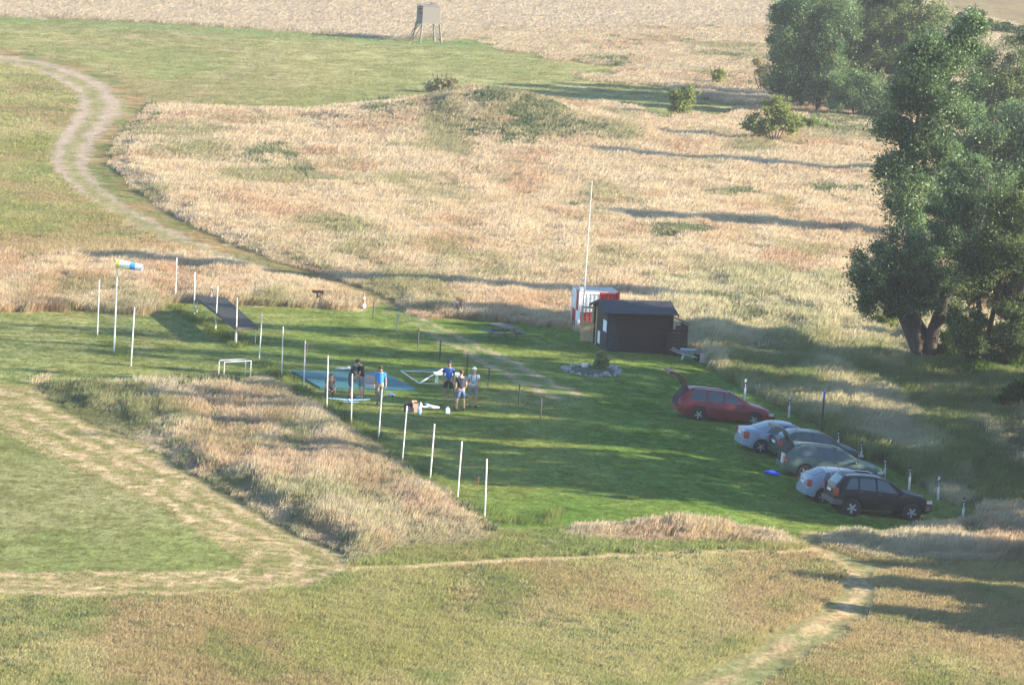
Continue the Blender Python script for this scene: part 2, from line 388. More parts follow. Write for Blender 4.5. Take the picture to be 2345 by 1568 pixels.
def make_ground():
    ud = np.linspace(-.155, .155, 760)
    uc = np.array([.17, .19, .22, .27, .34, .45, .65, 1.0, 1.6, 2.6])
    u = np.concatenate([-uc[::-1], ud, uc])
    inv = np.linspace(EYE / 108, EYE / 640, 560)
    yd = EYE / inv
    yy = np.concatenate([np.array([4, 20, 40, 60, 75, 88, 98, 104]), yd, np.array([680, 740, 820, 920, 1050, 1250, 1500, 1900, 2500, 3300])])
    U, Y = np.meshgrid(u, yy)
    X = U * Y
    Z = ground(X, Y)
    col, zid = ground_colour(X, Y, Z)
    n, m = X.shape
    co = np.stack([X, Y, Z], -1).reshape(-1, 3)
    idx = np.arange(n * m).reshape(n, m)
    quads = np.stack([idx[:-1, :-1], idx[:-1, 1:], idx[1:, 1:], idx[1:, :-1]], -1).reshape(-1, 4)
    zq = zid[:-1, :-1].reshape(-1)
    col = col.reshape(-1, 3)
    gm = ground_mat()
    fam = {0: 'meadow', 2: 'meadow', 8: 'meadow', 9: 'meadow', 10: 'meadow', 12: 'meadow', 13: 'meadow', 14: 'meadow', 15: 'meadow', 1: 'wheat_field', 3: 'track', 4: 'track_verge', 5: 'lawn', 6: 'runway_lawn', 7: 'mown_strip', 11: 'path', 16: 'ploughed_field'}
    names = sorted(set(fam.values()))
    fi = np.array([names.index(fam[i]) for i in range(17)])[zq]
    for k, nm in enumerate(names):
        q = quads[fi == k]
        if not len(q): continue
        used, inv_ = np.unique(q.reshape(-1), return_inverse=True)
        me = bpy.data.meshes.new(nm)
        me.vertices.add(len(used)); me.vertices.foreach_set('co', co[used].astype(np.float32).reshape(-1))
        me.loops.add(len(q) * 4); me.loops.foreach_set('vertex_index', inv_.astype(np.int32))
        me.polygons.add(len(q)); me.polygons.foreach_set('loop_start', (np.arange(len(q)) * 4).astype(np.int32))
        me.polygons.foreach_set('use_smooth', np.ones(len(q), bool))
        a = me.attributes.new('gcol', 'FLOAT_COLOR', 'POINT')
        a.data.foreach_set('color', np.concatenate([col[used], np.ones((len(used), 1))], 1).astype(np.float32).reshape(-1))
        me.update(calc_edges=True)
        me.materials.append(gm)
        o = bpy.data.objects.new(nm, me); COL.objects.link(o); kind(o, 'structure')
        o['label'] = {'meadow': 'rough meadow of dry and green grass', 'wheat_field': 'pale ripe wheat field along the far edge', 'track': 'pale two-rut farm track curving through the meadow',
                      'track_verge': 'mown verge with cut hay beside the track', 'lawn': 'mown green lawn with the parked cars', 'runway_lawn': 'smooth mown green field beside the hay strip',
                      'mown_strip': 'strip of cut hay around the smooth green field', 'path': 'trodden pale path through the near meadow', 'ploughed_field': 'brownish field beyond the trees'}[nm]
def ground_mat():
    m = bpy.data.materials.new('ground_cover'); m.use_nodes = True
    nt = m.node_tree; b = nt.nodes['Principled BSDF']; b.inputs['Roughness'].default_value = .95; b.inputs['Specular IOR Level'].default_value = .05
    a = nt.nodes.new('ShaderNodeAttribute'); a.attribute_name = 'gcol'
    tc = nt.nodes.new('ShaderNodeTexCoord')
    def nz(scale, sx, sy, det):
        mp = nt.nodes.new('ShaderNodeMapping'); mp.inputs['Scale'].default_value = (sx, sy, 1)
        nt.links.new(tc.outputs['Object'], mp.inputs[0])
        n = nt.nodes.new('ShaderNodeTexNoise'); n.inputs['Scale'].default_value = scale; n.inputs['Detail'].default_value = det; n.inputs['Roughness'].default_value = .65
        nt.links.new(mp.outputs[0], n.inputs['Vector']); return n
    n1 = nz(1.0, 5, 2.2, 6); n2 = nz(1.0, .9, .5, 5)
    def rng(n, lo, hi):
        r = nt.nodes.new('ShaderNodeMapRange'); r.inputs['From Min'].default_value = .25; r.inputs['From Max'].default_value = .75; r.inputs['To Min'].default_value = lo; r.inputs['To Max'].default_value = hi
        nt.links.new(n.outputs['Fac'], r.inputs['Value']); return r
    n3 = nz(1.0, 2.3, .8, 4); r1 = rng(n1, .60, 1.40); r2 = rng(n2, .74, 1.26); r3 = rng(n3, .82, 1.18)
    mu = nt.nodes.new('ShaderNodeMath'); mu.operation = 'MULTIPLY'; nt.links.new(r1.outputs[0], mu.inputs[0]); nt.links.new(r2.outputs[0], mu.inputs[1])
    m3 = nt.nodes.new('ShaderNodeMath'); m3.operation = 'MULTIPLY'; nt.links.new(mu.outputs[0], m3.inputs[0]); nt.links.new(r3.outputs[0], m3.inputs[1]); mu = m3
    sc = nt.nodes.new('ShaderNodeVectorMath'); sc.operation = 'SCALE'; nt.links.new(a.outputs['Color'], sc.inputs[0]); nt.links.new(mu.outputs[0], sc.inputs['Scale'])
    nt.links.new(sc.outputs[0], b.inputs['Base Color'])
    bp = nt.nodes.new('ShaderNodeBump'); bp.inputs['Strength'].default_value = .5; bp.inputs['Distance'].default_value = .06
    nt.links.new(n1.outputs['Fac'], bp.inputs['Height']); nt.links.new(bp.outputs[0], b.inputs['Normal'])
    return m
make_ground()

# ------------------------------------------------------------------ grass tufts, scattered as instances
def blade_mesh(name, n, rad, hmin, hmax, w, lean, spread, head, mat_, seed, flatten=1.0):
    r = random.Random(seed); mb = MB()
    for i in range(n):
        a = r.uniform(0, 6.283); q = rad * math.sqrt(r.random()); bx, by = q * math.cos(a), q * math.sin(a)
        h = r.uniform(hmin, hmax); az = r.uniform(0, 6.283)
        dx = lean * h * r.uniform(.5, 1.3) + spread * h * math.cos(az) * r.random(); dy = spread * h * math.sin(az) * r.random()
        t = r.uniform(0, 3.1416); cx, cy = math.cos(t), math.sin(t); ww = w * r.uniform(.6, 1.3)
        P = []
        for s in (0, .45, .8, 1.0):
            k = s ** 1.6
            P.append((bx + dx * k, by + dy * k, (h * s * flatten) * (1 - .12 * k)))
        W = (ww * .8, ww, ww * head, ww * .25 * max(1, head * .5))
        for j in range(3):
            p, p2 = P[j], P[j + 1]
            mb.quad((p[0] - cx * W[j], p[1] - cy * W[j], p[2]), (p[0] + cx * W[j], p[1] + cy * W[j], p[2]), (p2[0] + cx * W[j + 1], p2[1] + cy * W[j + 1], p2[2]), (p2[0] - cx * W[j + 1], p2[1] - cy * W[j + 1], p2[2]))
    me = bpy.data.meshes.new(name); me.from_pydata(mb.v, [], mb.f); me.materials.append(mat_); me.update()
    return bpy.data.objects.new(name, me)      # source shape only: never linked to the scene
GRASSMAT = leafmat('grass_blades', 'INSTANCER', 'tcol', .55)
def scatter(name, label, xyz, rot, scl, colr, src):
    me = bpy.data.meshes.new(name)
    n = len(xyz)
    me.vertices.add(n); me.vertices.foreach_set('co', np.asarray(xyz, np.float32).reshape(-1))
    for nm, typ, key, dat in (('trot', 'FLOAT_VECTOR', 'vector', rot), ('tscl', 'FLOAT_VECTOR', 'vector', scl)):
        a = me.attributes.new(nm, typ, 'POINT'); a.data.foreach_set(key, np.asarray(dat, np.float32).reshape(-1))
    a = me.attributes.new('tcol', 'FLOAT_COLOR', 'POINT')
    a.data.foreach_set('color', np.concatenate([np.asarray(colr), np.ones((n, 1))], 1).astype(np.float32).reshape(-1))
    a = me.attributes.new('tidx', 'INT', 'POINT'); a.data.foreach_set('value', RNG.integers(0, len(src), n).astype(np.int32))
    me.update()
    o = bpy.data.objects.new(name, me); COL.objects.link(o); kind(o, 'stuff'); o['label'] = label
    g = bpy.data.node_groups.new(name + '_scatter', 'GeometryNodeTree')
    g.interface.new_socket('Geometry', in_out='INPUT', socket_type='NodeSocketGeometry'); g.interface.new_socket('Geometry', in_out='OUTPUT', socket_type='NodeSocketGeometry')
    gi = g.nodes.new('NodeGroupInput'); go = g.nodes.new('NodeGroupOutput'); iop = g.nodes.new('GeometryNodeInstanceOnPoints')
    jn = g.nodes.new('GeometryNodeJoinGeometry')
    for s in reversed(src):
        oi = g.nodes.new('GeometryNodeObjectInfo'); oi.inputs['Object'].default_value = s; oi.inputs['As Instance'].default_value = False
        g2 = g.nodes.new('GeometryNodeGeometryToInstance'); g.links.new(oi.outputs['Geometry'], g2.inputs[0]); g.links.new(g2.outputs[0], jn.inputs[0])
    def na(nm, t):
        k = g.nodes.new('GeometryNodeInputNamedAttribute'); k.data_type = t; k.inputs['Name'].default_value = nm
        return k.outputs[0]
    g.links.new(gi.outputs[0], iop.inputs['Points']); g.links.new(jn.outputs[0], iop.inputs['Instance'])
    iop.inputs['Pick Instance'].default_value = True
    g.links.new(na('tidx', 'INT'), iop.inputs['Instance Index'])
    g.links.new(na('trot', 'FLOAT_VECTOR'), iop.inputs['Rotation'])
    g.links.new(na('tscl', 'FLOAT_VECTOR'), iop.inputs['Scale'])
    g.links.new(iop.outputs[0], go.inputs[0])
    md = o.modifiers.new('scatter', 'NODES'); md.node_group = g
    return o
SRC_DRY = [blade_mesh('dry_tuft', 36, .38, .5, 1.0, .0105, .26, .30, 1.7, GRASSMAT, s) for s in (1, 2, 3)]
SRC_SHORT = [blade_mesh('meadow_tuft', 36, .5, .35, 1.0, .011, .2, .34, 1.3, GRASSMAT, s) for s in (11, 12, 13)]
SRC_WEED = [blade_mesh('weed_tuft', 34, .36, .4, 1.0, .024, .1, .4, 1.5, GRASSMAT, s) for s in (21, 22, 23)]
SRC_HAY = [blade_mesh('hay_tuft', 30, .5, .25, .8, .012, .3, 1.4, 1.0, GRASSMAT, s, flatten=.12) for s in (31, 32, 33)]

KT = 0.63
def T(r, g, b): return lin(r, g, b, KT) * WB
def sample(y0, y1, dens, left=-.135, right=.135):
    n = int((right - left) * (y1 ** 2 - y0 ** 2) / 2 * dens)
    y = np.sqrt(RNG.random(n) * (y1 ** 2 - y0 ** 2) + y0 ** 2)
    x = (left + (right - left) * RNG.random(n)) * y
    return x, y
acc = {'dry': [], 'short': [], 'weed': [], 'hay': []}
def add(kind_, x, y, z, h, wid, col, leanz=None):
    n = len(x)
    if not n: return
    rot = np.stack([RNG.normal(0, .06, n), RNG.normal(.03, .08, n), RNG.normal(0, .55, n)], -1)
    sc = np.stack([wid, wid, h], -1)
    acc[kind_].append((np.stack([x, y, z - .02], -1), rot, sc, col))
KEEP = []   # (x, y, radius): nothing grows here
def keep_strip(px, py, depth=7.0, r=.45):
    p = gp(px, py)
    d = Vector((-p.x, -p.y, 0)).normalized()
    for k in range(int(depth / .6) + 1): KEEP.append((p.x + d.x * .6 * k, p.y + d.y * .6 * k, r))
def clear_mask(x, y):
    k = np.ones(x.shape, bool)
    for cx, cy, r in KEEP: k &= (x - cx) ** 2 + (y - cy) ** 2 > r * r
    return k
KEEPPOLY = []
def weedmask(qx, qy):
    w = np.zeros(qx.shape, bool)
    for p in WEEDS: w |= inpoly(qx, qy, p)
    return w
def plant():
    bands = [(112, 150, 34), (150, 190, 28), (190, 240, 20), (240, 300, 11), (300, 380, 6), (380, 470, 3.4), (470, 620, 2)]
    for y0, y1, d in bands:
        x, y = sample(y0, y1, d)
        k = clear_mask(x, y); x, y = x[k], y[k]
        z = ground(x, y)
        zid, qx, qy = zones(x, y, z, .8)
        k = ~inpoly(*proj(x, y, z), MATQ); x, y, z, zid, qx, qy = x[k], y[k], z[k], zid[k], qx[k], qy[k]
        ws = (13.0 / d) ** .5 * 1.0
        n1 = fbm(x / 6, y / 14, 0, 4); n2 = fbm(x / 1.5, y / 3.5, 3, 4); n3 = fbm(x / 4 + 30, y / 8, 6, 4); rnd = RNG.random(len(x)); gv = RNG.normal(1, .07, len(x)).clip(.7, 1.35)[:, None]
        scj = FPX / y
        tx, ty = proj(x, y, z)
        wm = weedmask(tx + (fbm(x * .7, y * .3, 3, 3) - .5) * scj * 3.0, ty + (fbm(x * .6 + 9, y * .25, 5, 3) - .5) * scj * .5) & (rnd < .25 + n3) & ~np.isin(zid, (3, 5, 6, 7, 11))
        full = lambda c: np.broadcast_to(c, x.shape + (3,))
        tan = mixc(full(T(230, 202, 158)), full(T(236, 214, 174)), n2 * 1.3 - .2)
        tan = mixc(tan, full(T(216, 178, 138)), np.clip((n3 - .5) * 4, 0, .8))
        tan = mixc(tan, full(T(160, 158, 104)), np.clip((n1 - .56) * 4, 0, .7))
        eg = np.ones(x.shape); mm = np.isin(zid, (8, 9, 10, 0))
        for zz, PL in ((8, Z_NEARTALL), (9, Z_TUFTROW), (10, Z_FRONTBANK), (0, GRASS_EDGE)):
            mm = zid == zz
            if mm.any(): eg[mm] = np.clip((dist_line(qx[mm], qy[mm], PL + PL[:1] if zz else PL, 3.5) - 4 + 60 * (n2[mm] - .5)) / (60 if zz == 8 else 40), .32 if zz == 8 else .5, 1)
        nh = np.clip((fbm(x / 1.8 + 3, y / 4.5, 6, 4) - .3) * 2.4, 0, 1)
        tan = tan * 1.05
        # dry tall grass of the middle ground
        m = (zid == 0) & ~wm
        sh = np.interp(qy, [60, 160, 300], [.6, .7, 1.0])
        add('dry', x[m], y[m], z[m], ((.38 + .40 * nh + .2 * rnd) * sh * eg)[m], np.full(m.sum(), ws), (tan * gv)[m])
        # bank behind the cars
        m = (zid == 15) & ~wm
        bk = mixc(full(T(226, 210, 164)), full(T(150, 158, 98)), np.clip((fbm(x / 3, y / 9, 2, 3) - .42) * 5, 0, 1) * np.clip((qy - 700) / 150, .3, 1))
        add('dry', x[m], y[m], z[m], (.30 + .6 * nh + .3 * rnd)[m], np.full(m.sum(), ws), (bk * gv)[m])
        # tall grass in the near left, the tuft row and the bank in front
        m = np.isin(zid, (8, 9, 10)) & ~wm
        nt = mixc(full(T(232, 212, 172)), full(T(162, 162, 108)), np.clip((fbm(x / 2.4 + 7, y / 6, 1, 4) - .36) * 5, 0, 1) * np.clip(1.35 - qx / 1100, .35, 1))
        nt = mixc(nt, full(T(218, 182, 142)), np.clip((n3 - .5) * 4, 0, .6))
        ed = np.clip(dist_line(qx, qy, [(690, 890), (742, 925), (800, 968), (865, 1008), (920, 1050), (985, 1090), (1050, 1133), (1118, 1176)], 2.0) / 60, .0, 1)
        add('dry', x[m], y[m], z[m], ((.24 + .58 * nh + .26 * rnd) * eg)[m], np.full(m.sum(), ws * .95), (nt * gv)[m])
        # meadows
        g1 = mixc(full(T(184, 178, 108)), full(T(214, 200, 142)), n1 * 2 - .5)
        g1 = mixc(g1, full(T(200, 168, 126)), np.clip((fbm(x / 5 + 9, y / 10, 7, 3) - .47) * 4, 0, .6))
        g1 = mixc(g1, full(T(150, 164, 92)), np.clip((fbm(x / 2 + 30, y / 4, 6, 5) - .5) * 3, 0, .6))
        pl = dist_line(qx, qy, PALELINE, 2.0) > 14
        m = np.isin(zid, (12, 13)) & ~pl & (rnd < .5)
        add('hay', x[m], y[m], z[m], np.full(m.sum(), .3), np.full(m.sum(), ws * .6), full(T(236, 206, 162))[m])
        m = (zid == 12) & ~wm & pl
        add('short', x[m], y[m], z[m], (.10 + .20 * n2 + .10 * rnd)[m], np.full(m.sum(), ws * .95), (g1 * gv)[m])
        m = (zid == 14) & ~wm & (rnd < .7)
        g14 = mixc(g1, full(T(206, 172, 130)), np.clip((qy - 520) / 80, 0, .6))
        add('short', x[m], y[m], z[m], (.16 + .25 * n2 + np.clip((qy - 560) / 60, 0, .35))[m], np.full(m.sum(), ws), (g14 * gv)[m])
        m = (zid == 13) & ~wm & (rnd < .8) & pl
        add('short', x[m], y[m], z[m], (.14 + .25 * n2)[m], np.full(m.sum(), ws * .9), (mixc(g1, full(T(156, 170, 96)), np.clip(n3 * 1.6 - .2, 0, .8)) * gv)[m])
        m = (zid == 2) & ~wm & (rnd < .35)
        g2 = mixc(full(T(160, 166, 104)), full(T(190, 178, 122)), n1)
        add('short', x[m], y[m], z[m], (.08 + .16 * n2)[m], np.full(m.sum(), ws * .9), (g2 * gv)[m])
        m = (zid == 1) & (rnd < .8)
        add('dry', x[m], y[m], z[m], (.45 + .2 * rnd)[m], np.full(m.sum(), ws * 1.1), (mixc(full(T(232, 206, 166)), full(T(238, 218, 182)), n2) * gv)[m])
        m = (zid == 4) & (rnd < .55)
        add('hay', x[m], y[m], z[m], (.35 + .5 * n2)[m], np.full(m.sum(), ws), (mixc(full(T(150, 158, 92)), full(T(214, 178, 126)), n2 * 3 - 1) * gv)[m])
        d7 = np.minimum.reduce([dist_line(qx, qy, L, 3.0) for L in WINDROWS])
        m = (zid == 7) & (((d7 < 14 * (.3 + n2)) & (rnd < .5)) | (rnd < .05))
        add('hay', x[m], y[m], z[m], (.35 + .5 * n2)[m], np.full(m.sum(), ws * .75), (mixc(full(T(226, 192, 148)), full(T(252, 232, 192)), rnd * .5 + n2 * .5) * gv)[m])
        m = (zid == 7) & (rnd > .6)
        add('short', x[m], y[m], z[m], (.05 + .08 * n2)[m], np.full(m.sum(), ws * .7), (full(T(160, 168, 98)) * gv)[m])
        m = (zid == 11) & (rnd < .3)
        add('hay', x[m], y[m], z[m], (.2 + .3 * n2)[m], np.full(m.sum(), ws * .8), (mixc(full(T(160, 162, 96)), full(T(214, 178, 130)), n2 * 2.5 - .7) * gv)[m])
        m = (zid == 3) & (rnd < .12) & (np.abs(dist_line(qx, qy, TRACK_C, 5.0)) < 14)
        add('short', x[m], y[m], z[m], np.full(m.sum(), .12), np.full(m.sum(), ws * .6), (full(T(170, 168, 104)) * gv)[m])
        # lush weeds
        m = wm & (rnd < .8)
        wc = mixc(full(T(92, 110, 76)), full(T(148, 150, 104)), n2); wc = mixc(wc, full(T(210, 190, 144)), np.clip((fbm(x * 1.1, y * .4, 1, 3) - .5) * 4, 0, .7))
        add('weed', x[m], y[m], z[m], (.3 + .5 * n2 + .3 * rnd)[m], np.full(m.sum(), ws * .95), (wc * gv)[m])
        m = np.isin(zid, (0, 8, 12, 13, 14, 15, 10)) & ~wm & (n3 > .58) & (rnd < .07)
        add('weed', x[m], y[m], z[m], (.25 + .45 * n2)[m] * np.where(np.isin(zid[m], (12, 13, 14)), .6, 1.2), np.full(m.sum(), ws * .8), (wc * 1.15 * gv)[m])
        # short tufts on the mown lawns
        m = np.isin(zid, (5, 6)) & (rnd < .5)
        lc = np.where((zid == 6)[:, None], mixc(full(T(132, 142, 74)), full(T(166, 158, 100)), n2), mixc(full(T(110, 138, 52)), full(T(148, 152, 74)), n1 * 2 - .5))
        add('short', x[m], y[m], z[m], (.035 + .05 * n2)[m], np.full(m.sum(), ws * .8), (lc * gv)[m])
def finish_plants():
    for line, n, h in EXTRA:
        n = int(n * .55)
        pts = [gp(*q) for q in line]; f = RNG.random(n) * (len(pts) - 1); i = f.astype(int); t = f - i
        P = np.array([[p.x, p.y] for p in pts]); q = P[i] * (1 - t[:, None]) + P[np.minimum(i + 1, len(pts) - 1)] * t[:, None]
        q = q + RNG.normal(0, 1, (n, 2)) * np.array((.16, .5))
        add('short', q[:, 0], q[:, 1], ground(q[:, 0], q[:, 1]), h * (.4 + .9 * RNG.random(n)), np.full(n, .6), mixc(np.broadcast_to(T(100, 128, 60), (n, 3)), np.broadcast_to(T(164, 166, 96), (n, 3)), RNG.random(n)))
    for k, nm, lb, src in (('dry', 'tall_grass', 'tall wind-bent dry grass', SRC_DRY), ('short', 'meadow_grass', 'short mixed meadow grass', SRC_SHORT), ('weed', 'weeds', 'patches of lush green weeds', SRC_WEED), ('hay', 'cut_hay', 'loose cut hay lying in rows', SRC_HAY)):
        L = acc[k]
        scatter(nm, lb, *[np.concatenate([q[i] for q in L]) for i in range(4)], src)
        print(nm, sum(len(q[0]) for q in L))

# ------------------------------------------------------------------ trees and shrubs
LEAFMAT = leafmat('leaf_green', 'GEOMETRY', 'tcol', .48)
KL = .70
def TL(r, g, b): return lin(r, g, b, KL)
BARK = mat('bark', lin(112, 96, 84, .26), .9, var=.45, scale=3, bump=.6, stretch=(3, 3, .6))
BARK_PALE = mat('bark_pale', lin(196, 176, 160, .55), .9, var=.3, scale=4, bump=.4, stretch=(3, 3, .6))
def leaves(clumps, n, size, cols, seed, droop=.35, sub=.42, asp=.42, gap=.5):
    """small leaf faces in many sub-clusters spread through the given ellipsoids"""
    g = np.random.default_rng(seed)
    vol = np.array([c[1][0] * c[1][1] * c[1][2] for c in clumps]) ** (2 / 3)
    per = np.maximum((n * vol / vol.sum()).astype(int), 20)
    P, K = [], []
    for (c, r), m in zip(clumps, per):
        r = np.array(r); k = max(6, int(gap * 26 * (r.prod() ** (1 / 3) / sub) ** 2 / 10))
        d = g.normal(size=(k, 3)); d /= np.linalg.norm(d, axis=1)[:, None]
        cen = np.array(c) + d * r * (g.random((k, 1)) ** .40) * (1 + .20 * g.normal(size=(k, 1)))
        w = g.random(k) ** 1.5 + .15; which = g.choice(k, m, p=w / w.sum())
        rad = sub * (.5 + g.random(k))
        q = g.normal(size=(m, 3)) * .52
        q[:, 2] *= .8
        P.append(cen[which] + q * rad[which][:, None])
        K.append(g.random(k)[which] * .7 + .3 * g.random(m))
    P = np.concatenate(P); K = np.concatenate(K); m = len(P)
    a = g.normal(size=(m, 3)); a[:, 2] -= droop; a /= np.linalg.norm(a, axis=1)[:, None]
    b = np.cross(a, g.normal(size=(m, 3))); b /= np.linalg.norm(b, axis=1)[:, None] + 1e-9
    L = size * (.6 + .8 * g.random((m, 1))); W = L * asp
    V = np.stack([P - a * L * .5, P + b * W * .5, P + a * L * .5, P - b * W * .5], 1).reshape(-1, 3)
    lo, hi = np.array(cols[0]), np.array(cols[1])
    c = lo + (hi - lo) * K[:, None]
    if len(cols) > 2:
        s = g.random(m) < .12; c[s] = np.array(cols[2])
    return V, np.repeat(c, 4, 0)
def leaf_obj(name, V, Cc, parent=None):
    n = len(V) // 4
    me = bpy.data.meshes.new(name)
    me.vertices.add(len(V)); me.vertices.foreach_set('co', V.astype(np.float32).reshape(-1))
    me.loops.add(n * 4); me.loops.foreach_set('vertex_index', np.arange(n * 4, dtype=np.int32))
    me.polygons.add(n); me.polygons.foreach_set('loop_start', (np.arange(n) * 4).astype(np.int32))
    a = me.attributes.new('tcol', 'FLOAT_COLOR', 'POINT')
    a.data.foreach_set('color', np.concatenate([Cc, np.ones((len(Cc), 1))], 1).astype(np.float32).reshape(-1))
    me.update(calc_edges=True); me.materials.append(LEAFMAT)
    o = bpy.data.objects.new(name, me); COL.objects.link(o)
    if parent is not None: o.parent = parent
    return o
GREEN = (TL(56, 82, 52), TL(136, 152, 96), TL(168, 182, 132))
WILLOW = (TL(54, 84, 56), TL(128, 156, 104), TL(172, 192, 152))
YELLOW = (TL(96, 116, 60), TL(166, 178, 104), TL(206, 200, 120))
DARK = (TL(44, 66, 46), TL(96, 118, 66))
LUSH = (TL(62, 98, 46), TL(128, 158, 76))
DRYB = (TL(120, 112, 76), TL(176, 164, 118))
def tree_px(name, label, cat, base, limbs, clumps, n, size, cols, seed, group=None, sub=.42, gap=.5, bark=None):
    """limbs: outlines of (px, py, half width px[, depth m]); clumps: (px, py, rx, ry[, depth m]) seen at the distance of the base"""
    B = gp(*base); Y = B.y; k = Y / FPX
    root = empty(name, B); tag(root, label, cat, group)
    if limbs:
        mb = MB()
        for L in limbs:
            pts = [at(q[0], q[1], Y + (q[3] if len(q) > 3 else 0)) - B for q in L]
            mb.tube(pts, [max(.012, q[2] * k) for q in L], 9, 0)
        mb.build('trunk', bark or BARK, root, smooth=50)
    cl = []; tw = MB()
    for q in clumps:
        c = at(q[0], q[1], Y + (q[4] if len(q) > 4 else 0)) - B
        rx, rz = q[2] * k * GROW, q[3] * k * GROW
        cl.append((c, (rx, (rx + rz) / 2 * .9, rz)))
        if limbs and GROW > 1.1:
            P = min(((at(w[0], w[1], Y + (w[3] if len(w) > 3 else 0)) - B) for L in limbs for w in L[1:]), key=lambda p: (p - c).length + (2 if p.z > c.z else 0))
            g_ = random.Random(seed * 100 + len(cl))
            for e in range(4):
                t_ = c + Vector((g_.uniform(-.8, .8) * rx, g_.uniform(-.8, .8) * rx, g_.uniform(-.2, .9) * rz)); md = P.lerp(t_, .5) + Vector((0, 0, .12 * (t_ - P).length))
                tw.tube([P, md, t_], [.05, .03, .008], 5)
    if tw.v: tw.build('branches', bark or BARK, root, smooth=50)
    V, Cc = leaves(cl, int(n * LEAFN), size * (.66 if LEAFN > 3 else 1.05), cols, seed, sub=sub * (1.25 if LEAFN > 3 else 1), gap=gap * (1.3 if LEAFN > 3 else 1))
    V[:, 2] = np.maximum(V[:, 2], -.05 + .1 * np.random.default_rng(seed).random(len(V)))
    leaf_obj('crown', V, Cc, root)
    return root
GROW, LEAFN = 1.22, 4.2
# the pollard willow by the lawn and the trees that tower behind and beside it
tree_px('willow_tree', 'broad pollard willow with a thick forked trunk and one long leaning limb', 'tree', (2112, 834),
        [[(2116, 842, 30), (2112, 800, 27), (2100, 765, 28), (2085, 735, 25), (2066, 712, 17), (2040, 695, 8), (2012, 680, 4)],
         [(2128, 842, 18, -.3), (2130, 800, 16, -.3), (2138, 755, 15, -.3), (2152, 716, 13, -.3), (2166, 684, 10, -.3), (2192, 632, 9), (2226, 576, 8), (2250, 500, 5), (2262, 430, 3)],
         [(2104, 838, 12, -.5), (2102, 790, 11, -.5), (2100, 740, 11, -.4), (2098, 690, 8), (2092, 620, 5), (2088, 570, 3)],
         [(2132, 770, 8, -.5), (2150, 742, 8, -.6), (2176, 722, 6, -.6), (2206, 712, 4, -.6), (2236, 704, 2, -.6), (2250, 690, 1, -.6)],
         [(2152, 716, 8), (2156, 680, 5), (2158, 640, 3), (2150, 600, 2)], [(2206, 712, 2, -.6), (2240, 680, 1.5, -.6), (2270, 660, 1, -.6)]],
        [(2012, 612, 50, 54, -2.5), (2052, 578, 46, 40, -2.5), (2070, 640, 50, 48, -1.5), (2028, 668, 52, 34, -2), (1980, 645, 28, 38, -2.5), (2100, 600, 42, 44, -1.5), (2110, 665, 38, 30, -1), (2150, 610, 38, 44, 0), (2200, 545, 62, 50, 1),
         (2250, 470, 66, 56, 1), (2180, 480, 46, 46, 2), (2290, 540, 50, 50, 2), (2230, 400, 48, 40, 2), (2195, 640, 34, 26, 1), (2045, 700, 40, 20, -2), (1990, 690, 26, 20, -2), (2120, 700, 26, 18, 1), (2170, 670, 34, 24, 1), (2140, 560, 46, 44, 2), (2240, 610, 40, 36, 2)], 34000, .22, WILLOW, 1, 'willows and poplars on the right', sub=.36, gap=.8)
tree_px('poplar_tree', 'tall slim poplar rising behind the pollard willow with bare stem showing', 'tree', (2098, 742),
        [[(2092, 746, 9), (2095, 576, 8.5), (2104, 470, 7.5), (2110, 424, 7), (2118, 360, 6), (2130, 320, 6), (2136, 270, 4), (2140, 190, 3), (2150, 110, 1.5)],
         [(2080, 746, 6), (2076, 560, 5), (2086, 430, 4), (2100, 300, 4), (2104, 206, 3.5), (2096, 160, 2), (2090, 110, 1)], [(2104, 240, 2.5), (2120, 205, 2), (2136, 186, 1)], [(2110, 424, 3), (2150, 360, 2), (2180, 320, 1)]],
        [(2088, 490, 44, 44), (2062, 440, 34, 34), (2120, 470, 40, 40, 1), (2075, 385, 42, 34), (2115, 395, 46, 40), (2040, 372, 26, 24), (2085, 315, 58, 40), (2145, 330, 52, 46), (2040, 290, 36, 28), (2110, 250, 60, 42), (2165, 250, 52, 44),
         (2070, 215, 40, 30), (2130, 180, 58, 42), (2180, 175, 44, 36), (2140, 118, 48, 38), (2190, 92, 46, 34), (2226, 66, 34, 26), (2090, 140, 36, 30), (2200, 130, 36, 26)], 26000, .26, WILLOW, 2, 'willows and poplars on the right', sub=.5, gap=.62, bark=BARK)
tree_px('willow_tree', 'dark willow with three bent stems at the right edge', 'tree', (2285, 866),
        [[(2270, 876, 9), (2262, 835, 8), (2252, 800, 8), (2240, 760, 7), (2243, 650, 5), (2236, 560, 3)], [(2266, 830, 7), (2264, 760, 6.5), (2285, 673, 6), (2292, 617, 5), (2300, 520, 3)],
         [(2300, 848, 8), (2312, 784, 6.5), (2320, 740, 6), (2329, 708, 5), (2345, 620, 4), (2350, 520, 2)], [(2252, 800, 3), (2236, 770, 2), (2222, 740, 1)], [(2312, 784, 2), (2340, 770, 1.5), (2365, 765, 1)]],
        [(2300, 600, 52, 50), (2345, 560, 56, 60), (2260, 620, 40, 40), (2330, 660, 52, 40, 1), (2290, 680, 40, 30), (2245, 690, 28, 26), (2350, 460, 56, 52, 1), (2300, 470, 44, 40), (2380, 620, 60, 70, 1), (2350, 730, 44, 34), (2270, 545, 40, 40), (2240, 740, 22, 24), (2345, 790, 44, 40), (2210, 660, 34, 30), (2230, 580, 40, 36), (2375, 720, 44, 44)], 26000, .22, GREEN, 3, 'willows and poplars on the right', sub=.4, gap=.7)
